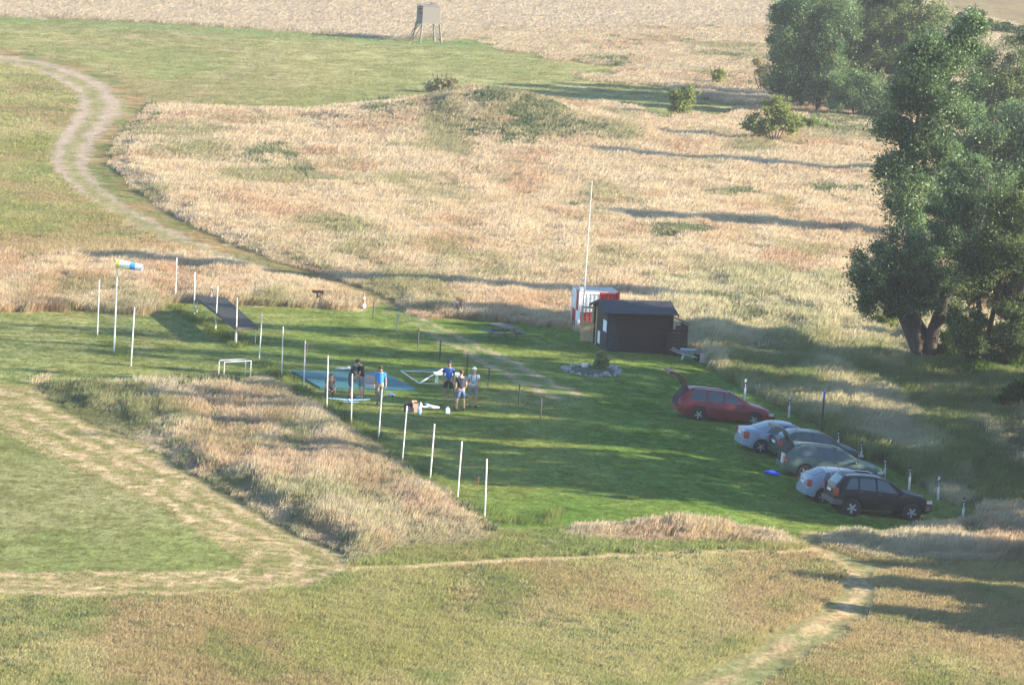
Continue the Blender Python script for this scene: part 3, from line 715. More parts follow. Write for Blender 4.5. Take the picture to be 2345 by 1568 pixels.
tree_px('willow_tree', 'bushy tree behind the leaning limb at the right edge', 'tree', (2300, 560),
        [[(2296, 566, 8), (2290, 480, 6), (2280, 380, 4), (2270, 300, 2)], [(2340, 566, 8), (2344, 460, 6), (2340, 360, 4), (2330, 260, 2)]],
        [(2250, 400, 50, 40), (2310, 390, 56, 46), (2355, 350, 50, 56), (2220, 345, 44, 36), (2280, 320, 54, 42), (2235, 290, 34, 30), (2330, 280, 40, 40, 1), (2360, 430, 50, 50), (2300, 460, 50, 40), (2190, 400, 40, 40), (2235, 450, 40, 36), (2330, 520, 60, 40), (2190, 330, 44, 36), (2180, 440, 40, 36), (2350, 600, 60, 50), (2200, 520, 40, 40), (2380, 300, 44, 44)], 26000, .28, WILLOW, 4, 'willows and poplars on the right', sub=.5, gap=.66)
tree_px('alder_tree', 'far dark tree on the right below the brownish field', 'tree', (2320, 420),
        [[(2326, 424, 5), (2322, 330, 4), (2316, 240, 2)]],
        [(2250, 235, 36, 28), (2285, 205, 32, 26), (2215, 200, 30, 26), (2265, 160, 24, 20), (2322, 200, 34, 30), (2345, 150, 36, 34), (2305, 240, 30, 26), (2350, 230, 38, 34), (2290, 165, 22, 18), (2335, 285, 40, 30), (2240, 130, 30, 30), (2215, 260, 36, 30), (2280, 260, 40, 30), (2350, 90, 30, 26)], 11000, .3, GREEN, 5, 'willows and poplars on the right', sub=.5, gap=.6)
tree_px('willow_tree', 'large round willow at the top edge, left of the tree group', 'tree', (1868, 266),
        [[(1872, 270, 7), (1876, 200, 5), (1870, 120, 4), (1862, 40, 2)], [(1872, 230, 4), (1840, 170, 3), (1820, 110, 2)], [(1876, 200, 4), (1910, 140, 3), (1925, 80, 2)]],
        [(1850, 92, 54, 50), (1822, 150, 40, 40), (1890, 140, 54, 46), (1850, 200, 48, 34), (1800, 100, 28, 34), (1870, 30, 62, 42), (1815, 40, 38, 34), (1900, 200, 40, 30), (1792, 190, 22, 26), (1920, 60, 40, 40)], 20000, .32, WILLOW, 6, 'willows and poplars on the right', sub=.55, gap=.72)
tree_px('willow_tree', 'large willow at the top edge, right half of the far clump', 'tree', (1990, 262),
        [[(1990, 268, 8), (1992, 180, 6), (1996, 90, 4), (2000, 10, 2)], [(1992, 190, 4), (2030, 130, 3), (2060, 70, 2)], [(1990, 210, 3.5), (1960, 150, 3), (1940, 110, 2)], [(2040, 258, 4), (2046, 200, 3.5), (2062, 140, 2)]],
        [(1975, 90, 50, 46), (2030, 70, 54, 44), (2080, 50, 44, 48), (1990, 30, 60, 40), (2060, 0, 62, 40), (1950, 140, 40, 34), (2090, 100, 30, 30), (2010, 130, 46, 32), (1940, 30, 40, 40), (2060, 190, 40, 34), (2100, 150, 34, 30), (2112, 60, 30, 36), (2105, 200, 34, 30), (2070, 235, 34, 26), (2125, 20, 34, 40), (2120, 120, 30, 30), (2060, 140, 40, 34)], 24000, .32, GREEN, 7, 'willows and poplars on the right', sub=.55, gap=.72)
tree_px('willow_tree', 'willow behind the large round willow at the top edge', 'tree', (1880, 240), [[(1880, 243, 6), (1884, 150, 4), (1880, 60, 2)]], [(1840, 60, 50, 44), (1900, 40, 54, 44), (1870, 120, 54, 44), (1930, 110, 50, 44), (1860, 180, 40, 30), (1920, 170, 40, 34)], 9000, .34, GREEN, 16, 'willows and poplars on the right', sub=.6, gap=.7)
tree_px('willow_tree', 'farthest willow of the clump at the top edge', 'tree', (1990, 236), [[(1990, 239, 6), (1994, 130, 4), (1990, 40, 2)]], [(1950, 60, 50, 44), (2010, 40, 54, 44), (1980, 110, 54, 44), (2040, 100, 50, 44), (2060, 50, 40, 34), (2020, 150, 44, 34)], 9000, .34, WILLOW, 17, 'willows and poplars on the right', sub=.6, gap=.7)
tree_px('willow_tree', 'dense low willow at the left back of the clump at the top edge', 'tree', (1835, 250), [[(1835, 253, 6), (1840, 150, 4), (1840, 60, 2)]], [(1800, 90, 40, 44), (1850, 60, 50, 44), (1820, 140, 44, 44), (1870, 130, 50, 44), (1815, 195, 36, 30), (1860, 195, 44, 34), (1800, 40, 36, 36)], 7000, .34, WILLOW, 18, 'willows and poplars on the right', sub=.6, gap=.8)
tree_px('willow_tree', 'dense low willow in the middle back of the clump at the top edge', 'tree', (1940, 248), [[(1940, 251, 6), (1944, 150, 4), (1940, 60, 2)]], [(1900, 90, 40, 44), (1950, 60, 50, 44), (1920, 140, 44, 44), (1970, 130, 50, 44), (1915, 190, 40, 34), (1965, 190, 44, 34)], 7000, .34, GREEN, 19, 'willows and poplars on the right', sub=.6, gap=.8)
tree_px('willow_bush', 'rounded willow bush under the far tree clump', 'bush', (1965, 276),
        [[(1960, 280, 3), (1950, 240, 2)], [(1975, 280, 3), (1985, 240, 2)]],
        [(1940, 225, 44, 34), (1985, 230, 40, 36), (1965, 195, 44, 30), (2012, 250, 30, 24), (1925, 195, 28, 20), (2030, 215, 26, 26)], 9000, .28, LUSH[:1] + WILLOW[1:], 8, sub=.45, gap=.8)
GROW, LEAFN = 1.08, 2.2
for i, (nm, lb, base, cl, n, sz, cs, st) in enumerate([
    ('shrub', 'yellow-green shrub with bare lower stems beside the far willow', (1772, 330), [(1755, 275, 36, 28), (1790, 262, 34, 32), (1776, 240, 32, 20), (1730, 295, 24, 18), (1810, 285, 24, 22)], 5200, .2, YELLOW, 7),
    ('shrub', 'low green shrub right of the largest yellow-green shrub', (1862, 302), [(1850, 286, 30, 14), (1880, 290, 22, 10), (1832, 278, 20, 14)], 2200, .2, (TL(96, 124, 60), TL(160, 176, 96)), 0),
    ('shrub', 'upright yellow-green shrub standing alone in dry grass', (1565, 272), [(1565, 226, 28, 24), (1560, 248, 24, 20), (1580, 212, 18, 14), (1545, 214, 14, 14)], 3000, .2, YELLOW, 5),
    ('shrub', 'small yellow-green shrub farthest up the dry slope', (1642, 196), [(1642, 176, 14, 15), (1648, 166, 10, 10)], 900, .22, YELLOW, 3),
    ('shrub', 'grey-green shrub standing on the meadow behind the mound', (1012, 214), [(1000, 200, 26, 12), (1028, 196, 24, 14), (1012, 188, 22, 9)], 2000, .22, (TL(150, 148, 112), TL(190, 184, 138)), 4),
    ('shrub', 'brownish half-bare shrub left of the far willow clump', (1748, 215), [(1745, 160, 14, 30), (1756, 190, 14, 22), (1735, 140, 9, 16)], 900, .2, DRYB, 4),
    ('bush', 'dark green bush by the brownish field at the top right', (2222, 72), [(2200, 50, 26, 20), (2230, 40, 26, 20), (2250, 58, 22, 15)], 3600, .34, DARK, 0),
    ('bush', 'dark bush at the right end of the brownish field', (2320, 80), [(2300, 66, 30, 12), (2340, 70, 30, 14)], 2600, .34, DARK, 0),
    ('bush', 'sunlit yellow bush glimpsed left of the pollard trunk', (2024, 760), [(2020, 738, 26, 20), (2034, 746, 18, 14)], 2400, .16, YELLOW, 0),
    ('bush', 'lush green bush right of the pollard trunk', (2190, 838), [(2180, 800, 30, 26), (2210, 815, 28, 22), (2165, 818, 20, 16), (2195, 775, 22, 18)], 5200, .17, LUSH, 0),
    ('bush', 'lush green bush beneath the stems at the right edge', (2325, 862), [(2310, 825, 30, 26), (2345, 835, 30, 30), (2330, 800, 26, 20)], 4600, .17, LUSH, 0),
    ('bush', 'low dark bush in front of the bent stems at the right edge', (2318, 908), [(2290, 895, 26, 12), (2325, 892, 34, 16), (2355, 885, 30, 22)], 3600, .15, GREEN, 0),
    ('bush', 'tall grey-green bush filling the right edge below the crowns', (2345, 800), [(2330, 760, 40, 34), (2360, 720, 40, 40), (2300, 770, 30, 24), (2345, 690, 40, 36)], 8000, .17, GREEN, 0),
    ('bush', 'dense dark bush cut off by the right edge below the trees', (2350, 940), [(2325, 905, 30, 26), (2355, 890, 34, 34), (2300, 922, 26, 14)], 5200, .15, DARK, 0),
    ('bush', 'grey-green bush between the leaning limb and the bent stems', (2205, 870), [(2200, 745, 34, 30), (2215, 780, 30, 26)], 4200, .17, GREEN, 0),
    ('bush', 'lush low bush left of the bent stems', (2250, 872), [(2225, 858, 20, 12), (2250, 850, 22, 14), (2275, 856, 18, 12)], 2600, .14, LUSH, 0),
    ('bush', 'dark undergrowth bush between pollard trunk and bent stems', (2228, 852), [(2232, 822, 26, 22), (2250, 790, 24, 22), (2222, 845, 22, 10)], 3600, .16, DARK, 0)]):
    bx, by = base
    limbs = [[(bx + (j - st / 2) * 2, by + 2, 1.6), (bx + (j - st / 2) * 7, by - 22, 1.1), (bx + (j - st / 2) * 11, by - 45, .7)] for j in range(st)] if st else [[(bx, by + 1, 2), (bx + 3, by - 14, 1.2)]]
    tree_px(nm, lb, nm, base, limbs, cl, n, sz, cs, 40 + i, sub=.3, gap=.8)
# trees standing just outside the picture on the right, whose shade lies across the lawn and the cars
def plain_tree(label, X, Y, h, r, low, seed, n=15000):
    B = Vector((X, Y, gz(X, Y))); g = random.Random(seed)
    root = empty('poplar_tree', B); tag(root, label, 'tree', 'shade trees along the car park')
    mb = MB(); mb.tube([(0, 0, -.2), (.1, 0, low), (.2, .1, h * .6), (.1, .1, h * .92)], [.3, .24, .14, .03], 8)
    for j in range(5):
        z = low + (h - low) * g.uniform(.05, .6); a = g.uniform(0, 6.28); q = r * .75
        mb.tube([(0.1, 0, z), (q * .5 * math.cos(a), q * .5 * math.sin(a), z + q * .5), (q * math.cos(a), q * math.sin(a), z + q * .8)], [.1, .07, .02], 6)
    mb.build('trunk', BARK, root, smooth=50)
    cl = []
    for j in range(10):
        z = low + (h - low) * (j + .6) / 9.2; a = g.uniform(0, 6.28); f = math.sin(math.pi * min(1, .22 + .75 * (j + .5) / 9)) 
        cl.append(((r * .4 * f * math.cos(a), r * .4 * f * math.sin(a), z), (r * .62 * f + .4, r * .62 * f + .4, (h - low) * .11 + .3)))
    V, Cc = leaves(cl, int(n * (1.8 if X < 31 and Y < 200 else 1)), .34, GREEN, seed, sub=.5, gap=1.2 if X < 31 and Y < 200 else .7)
    leaf_obj('crown', V, Cc, root)
SHADE = [
    ('tall shade tree level with the flower bed, beyond the right edge', 29.5, 206.5, 16, 3.2, 1.2), ('broad shade tree level with the red estate, beyond the right edge', 29, 195, 13, 3.6, .5),
    ('tall shade tree behind the delineator posts, beyond the right edge', 38, 189.5, 18, 3.0, 1.2), ('shade tree level with the silver saloon, beyond the right edge', 28.5, 185.5, 12, 3.4, .3),
    ('shade tree level with the green estate, beyond the right edge', 30, 178.5, 13, 3.6, .3), ('slim shade tree level with the black off-roader, beyond the right edge', 27, 172.3, 11, 2.8, .2),
    ('low tree by the near bank, beyond the right edge', 25, 164.5, 4.0, 2.3, .2), ('low bushy tree above the near path, beyond the right edge', 25, 156, 4.2, 2.5, .2), ('small bushy tree near the foreground, beyond the right edge', 24, 151, 3.7, 2.2, .2), ('second low tree by the near bank, beyond the right edge', 28, 160.5, 4.2, 2.2, .3),
    ('second tall shade tree level with the lawn, beyond the right edge', 42, 203, 19, 3.4, 1.5), ('round shade tree level with the shed, beyond the right edge', 29, 213.5, 11.5, 3.6, .4),
    ('tall shade tree behind the broad one by the red estate, beyond the right edge', 47, 196, 20.5, 3.6, 2), ('tall shade tree behind the green estate, beyond the right edge', 44, 183, 17, 3.4, 2), ('dense shade tree beside the delineator posts, beyond the right edge', 27.5, 190, 9, 2.8, .3),
    ('tall shade tree between the lawn and the field, beyond the right edge', 38, 211, 17.5, 3.2, 1.5),
    ('tall shade tree in the second row level with the red estate, beyond the right edge', 36, 199.5, 17, 3.2, 1.2), ('tall shade tree in the second row level with the silver saloon, beyond the right edge', 36, 182.5, 16, 3.0, 1.2), ('shade tree in the second row level with the near bank, beyond the right edge', 38, 173, 14.5, 2.6, 1.2)]
for i, (lb, X, Y, h, r, low) in enumerate(SHADE): plain_tree(lb, X, Y, h * 1.16 if h > 6 else h, r + .25, low, 90 + i)

# ------------------------------------------------------------------ motor cars
GLASS = mat('car_glass', (.035, .06, .075), .10, var=.1, spec=.5)
TYRE = mat('tyre_rubber', (.018, .018, .02), .85, var=.2, scale=20)
RIM = mat('alloy_rim', (.36, .37, .39), .4, .5, var=.1)
TRIM = mat('black_trim', (.02, .021, .023), .5, var=.15)
CHROME = mat('pale_metal', (.7, .7, .7), .25, .9, var=.05)
REDL = mat('red_lens', (.24, .008, .008), .3, var=.1)
AMBER = mat('amber_lens', (.7, .2, .03), .25, var=.1)
CLEARL = mat('clear_lens', (.5, .51, .53), .12, var=.05, spec=.8)
TAILC = mat('pale_tail_lens', (.30, .06, .05), .3, var=.05)
BOOTSHADE = mat('boot_shade', (.012, .012, .014), .9, var=.3)  # near-black standing for the shade inside an open boot
PLATE = mat('number_plate', (.6, .6, .6), .5, var=.05)
def paint(n, c): return mat(n, c, .40, 0.0, var=.05, scale=2, coat=.12, spec=.35)
def curve(pts, x):
    xs = [p[0] for p in pts]; return float(np.interp(x, xs, [p[1] for p in pts]))
def make_car(name, label, S):
    """S: L, W, wb, xr (rear axle from the tail), top/sho profiles by x from the tail, paint, windows, type"""
    root = empty(name); tag(root, label, 'car', 'cars parked on the lawn')
    L, W, wb, xr, wr_ = S['L'], S['W'], S['wb'], S['xr'], S['wr']
    ax = (xr, xr + wb); ar = wr_ + .075
    top, sho = S['top'], S['sho']; hw = W / 2
    xs = sorted(set([round(v, 3) for v in np.linspace(0.0, L, 60)] + [p[0] for p in top] + [round(a + ar * math.cos(t), 3) for a in ax for t in np.linspace(0, math.pi, 17)]))
    xs = [x for i, x in enumerate(xs) if i == 0 or x - xs[i - 1] > .012]
    def plan(x):
        e = min(x, L - x); f = 1 - .20 * max(0, 1 - e / .55) ** 2.2
        return hw * f
    def sect(x):
        zt, zs = curve(top, x), curve(sho, x)
        zs = min(zs, zt - .02)
        w = plan(x); e = min(x, L - x)
        zb = S['sill'] + .10 * max(0, 1 - e / .35)
        for a in ax:
            if abs(x - a) < ar: zb = max(zb, wr_ + math.sqrt(max(0, ar * ar - (x - a) ** 2)))
        ws = w - .045
        wr = ws - .05 - .30 * (zt - zs)
        z1 = max(S['sill'] + .16, zb + .015); z2 = max(z1 + .012, S['sill'] * .35 + zs * .65)
        return [(w - .035, zb), (w, z1), (w + .012, z2), (ws, max(zs, z2 + .01)), (wr, zt - .035), (wr - .07, zt - .004), (wr * .55, zt + .012), (0, zt + .018)]
    SECT = {x: sect(x) for x in xs}
    mb = MB(); n = 8
    for x in xs:
        s = SECT[x]
        for y, z in s: mb.v.append((x, -y, z))
        for y, z in s[:-1][::-1]: mb.v.append((x, y, z))
    m = 15
    hole = S.get('open')
    for i in range(len(xs) - 1):
        for k in range(m - 1):
            a = i * m + k
            mb.f.append((a, a + m, a + m + 1, a + 1)); mb.m.append(0)
        mb.f.append((i * m, i * m + m - 1, (i + 1) * m + m - 1, (i + 1) * m)); mb.m.append(1)
    mb.f.append(tuple(range(m))); mb.m.append(2 if hole else 0)  # with a raised tailgate the end cap is painted as boot shade
    e = (len(xs) - 1) * m; mb.f.append(tuple(range(e + m - 1, e - 1, -1))); mb.m.append(0)
    # wheel wells, door joints, side strip
    for a in ax:
        for s in (-1, 1):
            mb.lathe([(ar + .005, -.02), (ar + .005, .1), (.01, .1)], 20, 'y', (a, 0, wr_), 1)
            for i in range(len(mb.v) - 60, len(mb.v)):
                v = mb.v[i]; mb.v[i] = (v[0], s * (hw - .09 - (v[1])), v[2])
    def side(x, t, off=.006):
        s = sect(x); (y0, z0), (y1, z1) = s[3], s[4]
        y = y0 + (y1 - y0) * t; z = z0 + (z1 - z0) * t
        ny, nz_ = (z1 - z0), (y0 - y1); l = math.hypot(ny, nz_) or 1
        return y + off * ny / l, z + off * nz_ / l
    def low(x, t, off=.004):
        s = sect(x); z = s[1][1] + (s[3][1] - s[1][1]) * t
        y = s[1][0] + .012 * min(1, t / .6) if t < .65 else s[2][0] + (s[3][0] - s[2][0]) * (t - .65) / .35
        return y + off, z
    for x in S['seams']:
        for sg in (-1, 1):
            q = [low(x, t, .0035) for t in np.linspace(.02, .98, 7)]
            for (y0, z0), (y1, z1) in zip(q[:-1], q[1:]):
                mb.quad((x - .007, sg * y0, z0), (x + .007, sg * y0, z0), (x + .007, sg * y1, z1), (x - .007, sg * y1, z1), 1)
    if S.get('strip'):
        for sg in (-1, 1):
            for xa, xb in S['strip']:
                q = np.linspace(xa, xb, 12)
                for u, v in zip(q[:-1], q[1:]):
                    (ya, za), (yb, zb) = low(u, .36, .008), low(v, .36, .008)
                    mb.quad((u, sg * ya, za - .03), (v, sg * yb, zb - .03), (v, sg * yb, zb + .03), (u, sg * ya, za + .03), 1)
    P = S['paint']
    body = mb.build('body', [P, TRIM, BOOTSHADE], root, smooth=32)
    # glass
    for win in S['win']:
        for sg in (-1, 1):
            g = MB(); xa, xb, xc, xd = win     # bottom rear, bottom front, top front, top rear
            N = 10; T_ = [.06, .3, .55, .8, .93]
            grid = []
            for t in T_:
                f = (t - .06) / .87
                a, b = xa + (xd - xa) * f, xb + (xc - xb) * f
                grid.append([(x, sg * side(x, t)[0], side(x, t)[1]) for x in np.linspace(a, b, N)])
            for r0_, r1_ in zip(grid[:-1], grid[1:]):
                for k in range(N - 1): g.quad(r0_[k], r0_[k + 1], r1_[k + 1], r1_[k], 0)
            g.build('window', GLASS, root, smooth=40)
    def screen(nm, x0, x1, wf=.9):
        g = MB(); rows = []
        for x in np.linspace(x0, x1, 7):
            s = sect(x); pts = [s[5], s[6], s[7]]
            r_ = []
            for f in np.linspace(-wf, wf, 9):
                y = abs(f) * s[5][0]; z = np.interp(y, [0, s[6][0], s[5][0]], [s[7][1], s[6][1], s[5][1]])
                r_.append((x, math.copysign(y, f), z + .008))
            rows.append(r_)
        for a, b in zip(rows[:-1], rows[1:]):
            for k in range(8): g.quad(a[k], a[k + 1], b[k + 1], b[k], 0)
        g.build(nm, GLASS, root, smooth=60)
    screen('windscreen', *S['wscreen'])
    if S.get('rscreen'): screen('rear_window', *S['rscreen'])
    # wheels
    for a in ax:
        for sg in (-1, 1):
            t = MB(); t.lathe([(wr_ * .62, -.1), (wr_ * .9, -.105), (wr_, -.08), (wr_, .08), (wr_ * .9, .105), (wr_ * .62, .1)], 28, 'y', (0, 0, 0), close=True)
            w = t.build('wheel', TYRE, root, smooth=35, loc=(a, sg * (hw - .115), wr_))
            r = MB(); R_ = wr_ * .64
            r.lathe([(R_, -.09), (R_, .06), (R_ * .9, .088), (R_ * .86, .05), (.001, .04)], 24, 'y', (0, 0, 0))
            for k in range(S.get('spokes', 5)):
                an = 2 * math.pi * (k + .2) / S.get('spokes', 5); M = Matrix.Rotation(an, 4, 'Y')
                r.box((R_ * .5, .078, 0), (R_ * .9, .022, R_ * S.get('spw', .3)), 1, M)
            r.lathe([(R_ * .26, .04), (R_ * .26, .098), (.001, .104)], 12, 'y', (0, 0, 0), 1)
            ro = r.build('rim', [TRIM, S.get('rim', RIM)], w, smooth=35)
            ro.rotation_euler = (0, 0, 0) if sg > 0 else (0, 0, math.pi)
    # lights, plates, mirrors, handles, bumpers
    zr = S['tail'][0]
    for sg in (-1, 1):
        g = MB(); x0 = .0; w0, hgt, dep = S['tail'][1:4]
        y0 = plan(.03) - w0 / 2
        if S['tail'][4] == 'corner':
            q = []
            for z in np.linspace(zr - hgt / 2, zr + hgt / 2, 5):
                row = []
                for x in np.linspace(.0, dep, 7):
                    f = min(x, L - x); yy = plan(x) + .022 - .03 * max(0, (z - zr) / hgt)
                    row.append((x - .012, sg * yy, z + .0))
                q.append([(-.016, sg * (plan(0) - w0 * .8), z), (-.016, sg * (plan(0) - .01), z)] + row)
            for j in range(4):
                for k in range(8):
                    g.quad(q[j][k], q[j][k + 1], q[j + 1][k + 1], q[j + 1][k], 1 if j == S['tail'][5] else 0)
        g.build('tail_light', [REDL, AMBER if S.get('ambertail') else TAILC], root, smooth=50)
        h = MB(); zf = S['head']
        q = []
        for z in np.linspace(zf - .07, zf + .07, 4):
            q.append([(L - d + (.012 if d < .04 else .004) - (z - zf) * .25, sg * (plan(L - d) + .008 - (.26 if d < .01 else 0) * 1), z) for d in (0.0, .02, .1, .2, .30)])
        for j in range(3):
            for k in range(4): h.quad(q[j][k], q[j][k + 1], q[j + 1][k + 1], q[j + 1][k])
        h.build('headlight', CLEARL, root, smooth=60)
        mi = MB(); xm = S['mirror']; y, z = side(xm, .0)
        mi.blob((xm, sg * (y + .10), z + .06), (.07, .11, .075), 10, 6); mi.box((xm, sg * (y + .02), z + .02), (.06, .08, .03))
        mi.build('wing_mirror', S.get('mirrorpaint', P), root, smooth=60)
        for x in S['handles']:
            hd = MB(); y, z = low(x, .86, .012); hd.box((x, sg * y, z), (.17, .02, .035)); hd.build('door_handle', S.get('handlemat', TRIM), root)
    for x0, s_ in ((0, 1), (L, -1)):
        b = MB()
        pts = [(x0 + s_ * d, plan(x0 + s_ * d) + .018) for d in (.34, .2, .08, .0)]
        prof = [(p[0] - (s_ * .035 if i == 3 else 0), p[1]) for i, p in enumerate(pts)]
        ring = [(x, -y) for x, y in prof] + [(x, y) for x, y in prof[::-1]]
        z0, z1 = S['bump']
        for (xa, ya), (xb, yb) in zip(ring[:-1], ring[1:]):
            b.quad((xa, ya, z0), (xb, yb, z0), (xb, yb, z1), (xa, ya, z1)); b.quad((xa, ya, z1), (xb, yb, z1), (xb + s_ * .05, yb * .93, z1 + .015), (xa + s_ * .05, ya * .93, z1 + .015))
        b.build('bumper', S.get('bumppaint', P), root, smooth=40)
    if not hole:
        pl = MB(); pl.box((-.022, 0, S['plate']), (.012, .5, .11)); pl.build('number_plate', PLATE, root)
    if S.get('rails'):
        r = MB(); xa, xb = S['rails']
        for sg in (-1, 1):
            pts = []
            for x in np.linspace(xa, xb, 8):
                s = sect(x); pts.append((x, sg * (s[5][0] - .05), s[5][1] + (.075 if xa + .1 < x < xb - .1 else .015)))
            r.tube(pts, .02, 6)
        r.build('roof_rails', S.get('railmat', TRIM), root, smooth=50)
    if S.get('aerial'):
        a = MB(); x = S['aerial']; s = sect(x); a.tube([(x, 0, s[7][1]), (x - .3, 0, s[7][1] + .28)], .008, 5); a.build('aerial', TRIM, root)
    if hole:   # raised tailgate hinged at the rear edge of the roof, and a black sheet painted as the shade inside the boot
        hx, hz = hole['hinge']; wd = hole['w']; prof = hole['prof']
        t = MB()
        outer = [(hx + p[0], hz + p[1]) for p in prof]
        N = len(outer)
        def nrm(i):
            a, c = outer[max(i - 1, 0)], outer[min(i + 1, N - 1)]; d = (c[0] - a[0], c[1] - a[1]); l = math.hypot(*d); return (d[1] / l, -d[0] / l)
        inner = [(p[0] - nrm(i)[0] * -(.05 + .10 * i / N), p[1] - nrm(i)[1] * -(.05 + .10 * i / N)) for i, p in enumerate(outer)]
        ws = [wd * (1 - .06 * i / (N - 1)) if i < N - 2 else wd * .93 for i in range(N)]
        for lay, mi in ((outer, 0), (inner, 1)):
            for i in range(N - 1):
                (xa, za), (xb, zb) = lay[i], lay[i + 1]
                for f0, f1 in ((-1, -.5), (-.5, .5), (.5, 1)):
                    t.quad((xa, f0 * ws[i], za), (xa, f1 * ws[i], za), (xb, f1 * ws[i + 1], zb), (xb, f0 * ws[i + 1], zb), mi)
        for sg in (-1, 1):
            for i in range(N - 1):
                t.quad((outer[i][0], sg * ws[i], outer[i][1]), (outer[i + 1][0], sg * ws[i + 1], outer[i + 1][1]), (inner[i + 1][0], sg * ws[i + 1], inner[i + 1][1]), (inner[i][0], sg * ws[i], inner[i][1]), 0)
        t.quad((outer[-1][0], -ws[-1], outer[-1][1]), (outer[-1][0], ws[-1], outer[-1][1]), (inner[-1][0], ws[-1], inner[-1][1]), (inner[-1][0], -ws[-1], inner[-1][1]), 0)
        tg = t.build('tailgate', [P, TRIM], root, smooth=40)
        gl = MB(); i0, i1 = hole['glass']
        for lay, off in ((outer, .006), (inner, -.006)):
            for i in range(i0, i1):
                (xa, za), (xb, zb) = lay[i], lay[i + 1]; nx, nz_ = nrm(i)
                gl.quad((xa + nx * -off, -ws[i] * .86, za + nz_ * -off), (xa + nx * -off, ws[i] * .86, za + nz_ * -off), (xb + nx * -off, ws[i + 1] * .86, zb + nz_ * -off), (xb + nx * -off, -ws[i + 1] * .86, zb + nz_ * -off))
        gl.build('tailgate_window', GLASS, tg, smooth=40)
        a, c = outer[-2], outer[-1]
        for sg in (-1, 1):
            lp = MB(); lp.box(((a[0] + c[0]) / 2, sg * ws[-1] * .7, (a[1] + c[1]) / 2 - .0), (.12, ws[-1] * .35, .09)); lp.build('tailgate_light', REDL, tg)
            st = MB(); st.tube([(hx + .12, sg * wd * .93, hz - .35), (outer[2][0] + .03, sg * wd * .93, outer[2][1] - .06)], .012, 6); st.build('gas_strut', TRIM, tg)
        io = MB()
        sA = SECT[xs[0]]; zlo, zhi = S['bump'][1] + .02, hz - .07
        wl = plan(0) - .09
        io.quad((-.012, -wl, zlo), (-.012, wl, zlo), (-.012 + .001, wl, curve(sho, 0) - .02), (-.012, -wl, curve(sho, 0) - .02))
        q = [x for x in xs if x <= hx + .02]
        for u, v in zip(q[:-1], q[1:]):
            a, c = SECT[u], SECT[v]
            io.quad((u - .008, -a[5][0] * .97, a[5][1] + .03), (u - .008, a[5][0] * .97, a[5][1] + .03), (v - .008, c[5][0] * .97, c[5][1] + .03), (v - .008, -c[5][0] * .97, c[5][1] + .03))
        io.build('boot_shade_sheet', BOOTSHADE, root)
        if hole.get('cargo'):
            cg = MB(); cg.box((-.03, -.42, zlo + .22), (.10, .34, .42)); cg.build('cargo_box', mat('pale_card', (.5, .47, .43), .8), root)
    return root
def set_car(root, S, px, py, theta):
    c = gp(px, py); h = Vector((math.cos(theta), math.sin(theta), 0)); l = Vector((-h.y, h.x, 0))
    g = lambda p: gz(p.x, p.y)
    f = c + h * S['wb']; h.z = (g(f) - g(c)) / S['wb']; q = c + l * 1.5; l.z = (g(q) - g(c)) / 1.5 * .6
    h.normalize(); l = (l - h * l.dot(h)).normalized(); n = h.cross(l)
    k = S.get('scale', .97)
    M = Matrix((h * k, l * k, n * k)).transposed().to_4x4()
    loc = c - (M @ Vector((S['xr'], -S['W'] / 2 + .1, .03)))
    M.translation = loc
    root.matrix_world = M
    for t in (.15, .4, .65, .9):
        for s in (-.3, .3):
            p = M @ Vector((S['L'] * t, s * S['W'], 0)); KEEP.append((p.x, p.y, 1.0))
def estate(**k):
    S = dict(L=4.65, W=1.75, wb=2.70, xr=.98, wr=.31, sill=.24,
             top=[(0, .72), (.02, .86), (.05, .98), (.20, 1.18), (.38, 1.38), (.6, 1.455), (1.4, 1.475), (2.2, 1.46), (2.62, 1.40), (2.9, 1.28), (3.45, .99), (3.62, .95), (4.2, .84), (4.5, .72), (4.62, .62), (4.65, .52)],
             sho=[(0, .9), (1.0, .95), (2.4, .93), (3.3, .90), (3.7, .87), (4.65, .6)],
             win=[(.50, 1.30, 1.24, .64), (1.42, 2.14, 2.10, 1.37), (2.24, 3.16, 2.62, 2.20)], wscreen=(3.44, 2.66), seams=[1.36, 2.20, 3.24], strip=[(1.42, 3.2)],
             tail=(.78, .10, .20, .12, 'corner', 1), head=.62, mirror=3.12, handles=[1.52, 2.32], bump=(.36, .56), plate=.8, rails=(.55, 2.5), aerial=None)
    S.update(k); return S
def saloon(**k):
    S = dict(L=4.25, W=1.72, wb=2.61, xr=.82, wr=.305, sill=.22,
             top=[(0, .70), (.03, .94), (.06, 1.005), (.5, 1.03), (.62, 1.045), (.95, 1.20), (1.30, 1.355), (1.6, 1.41), (2.0, 1.425), (2.35, 1.39), (2.62, 1.29), (3.15, .99), (3.3, .95), (3.85, .83), (4.12, .70), (4.22, .6), (4.25, .5)],
             sho=[(0, .92), (.6, .965), (1.4, .95), (3.0, .9), (3.4, .87), (4.25, .58)],
             win=[(.98, 1.72, 1.66, 1.26), (1.82, 2.86, 2.36, 1.77)], wscreen=(3.14, 2.44), rscreen=(.64, 1.32), seams=[1.12, 1.76, 2.92], strip=[(1.14, 2.9)],
             tail=(.80, .16, .30, .2, 'corner', 1), head=.62, mirror=2.84, handles=[1.22, 1.92], bump=(.32, .58), plate=.80, aerial=1.5)
    S.update(k); return S
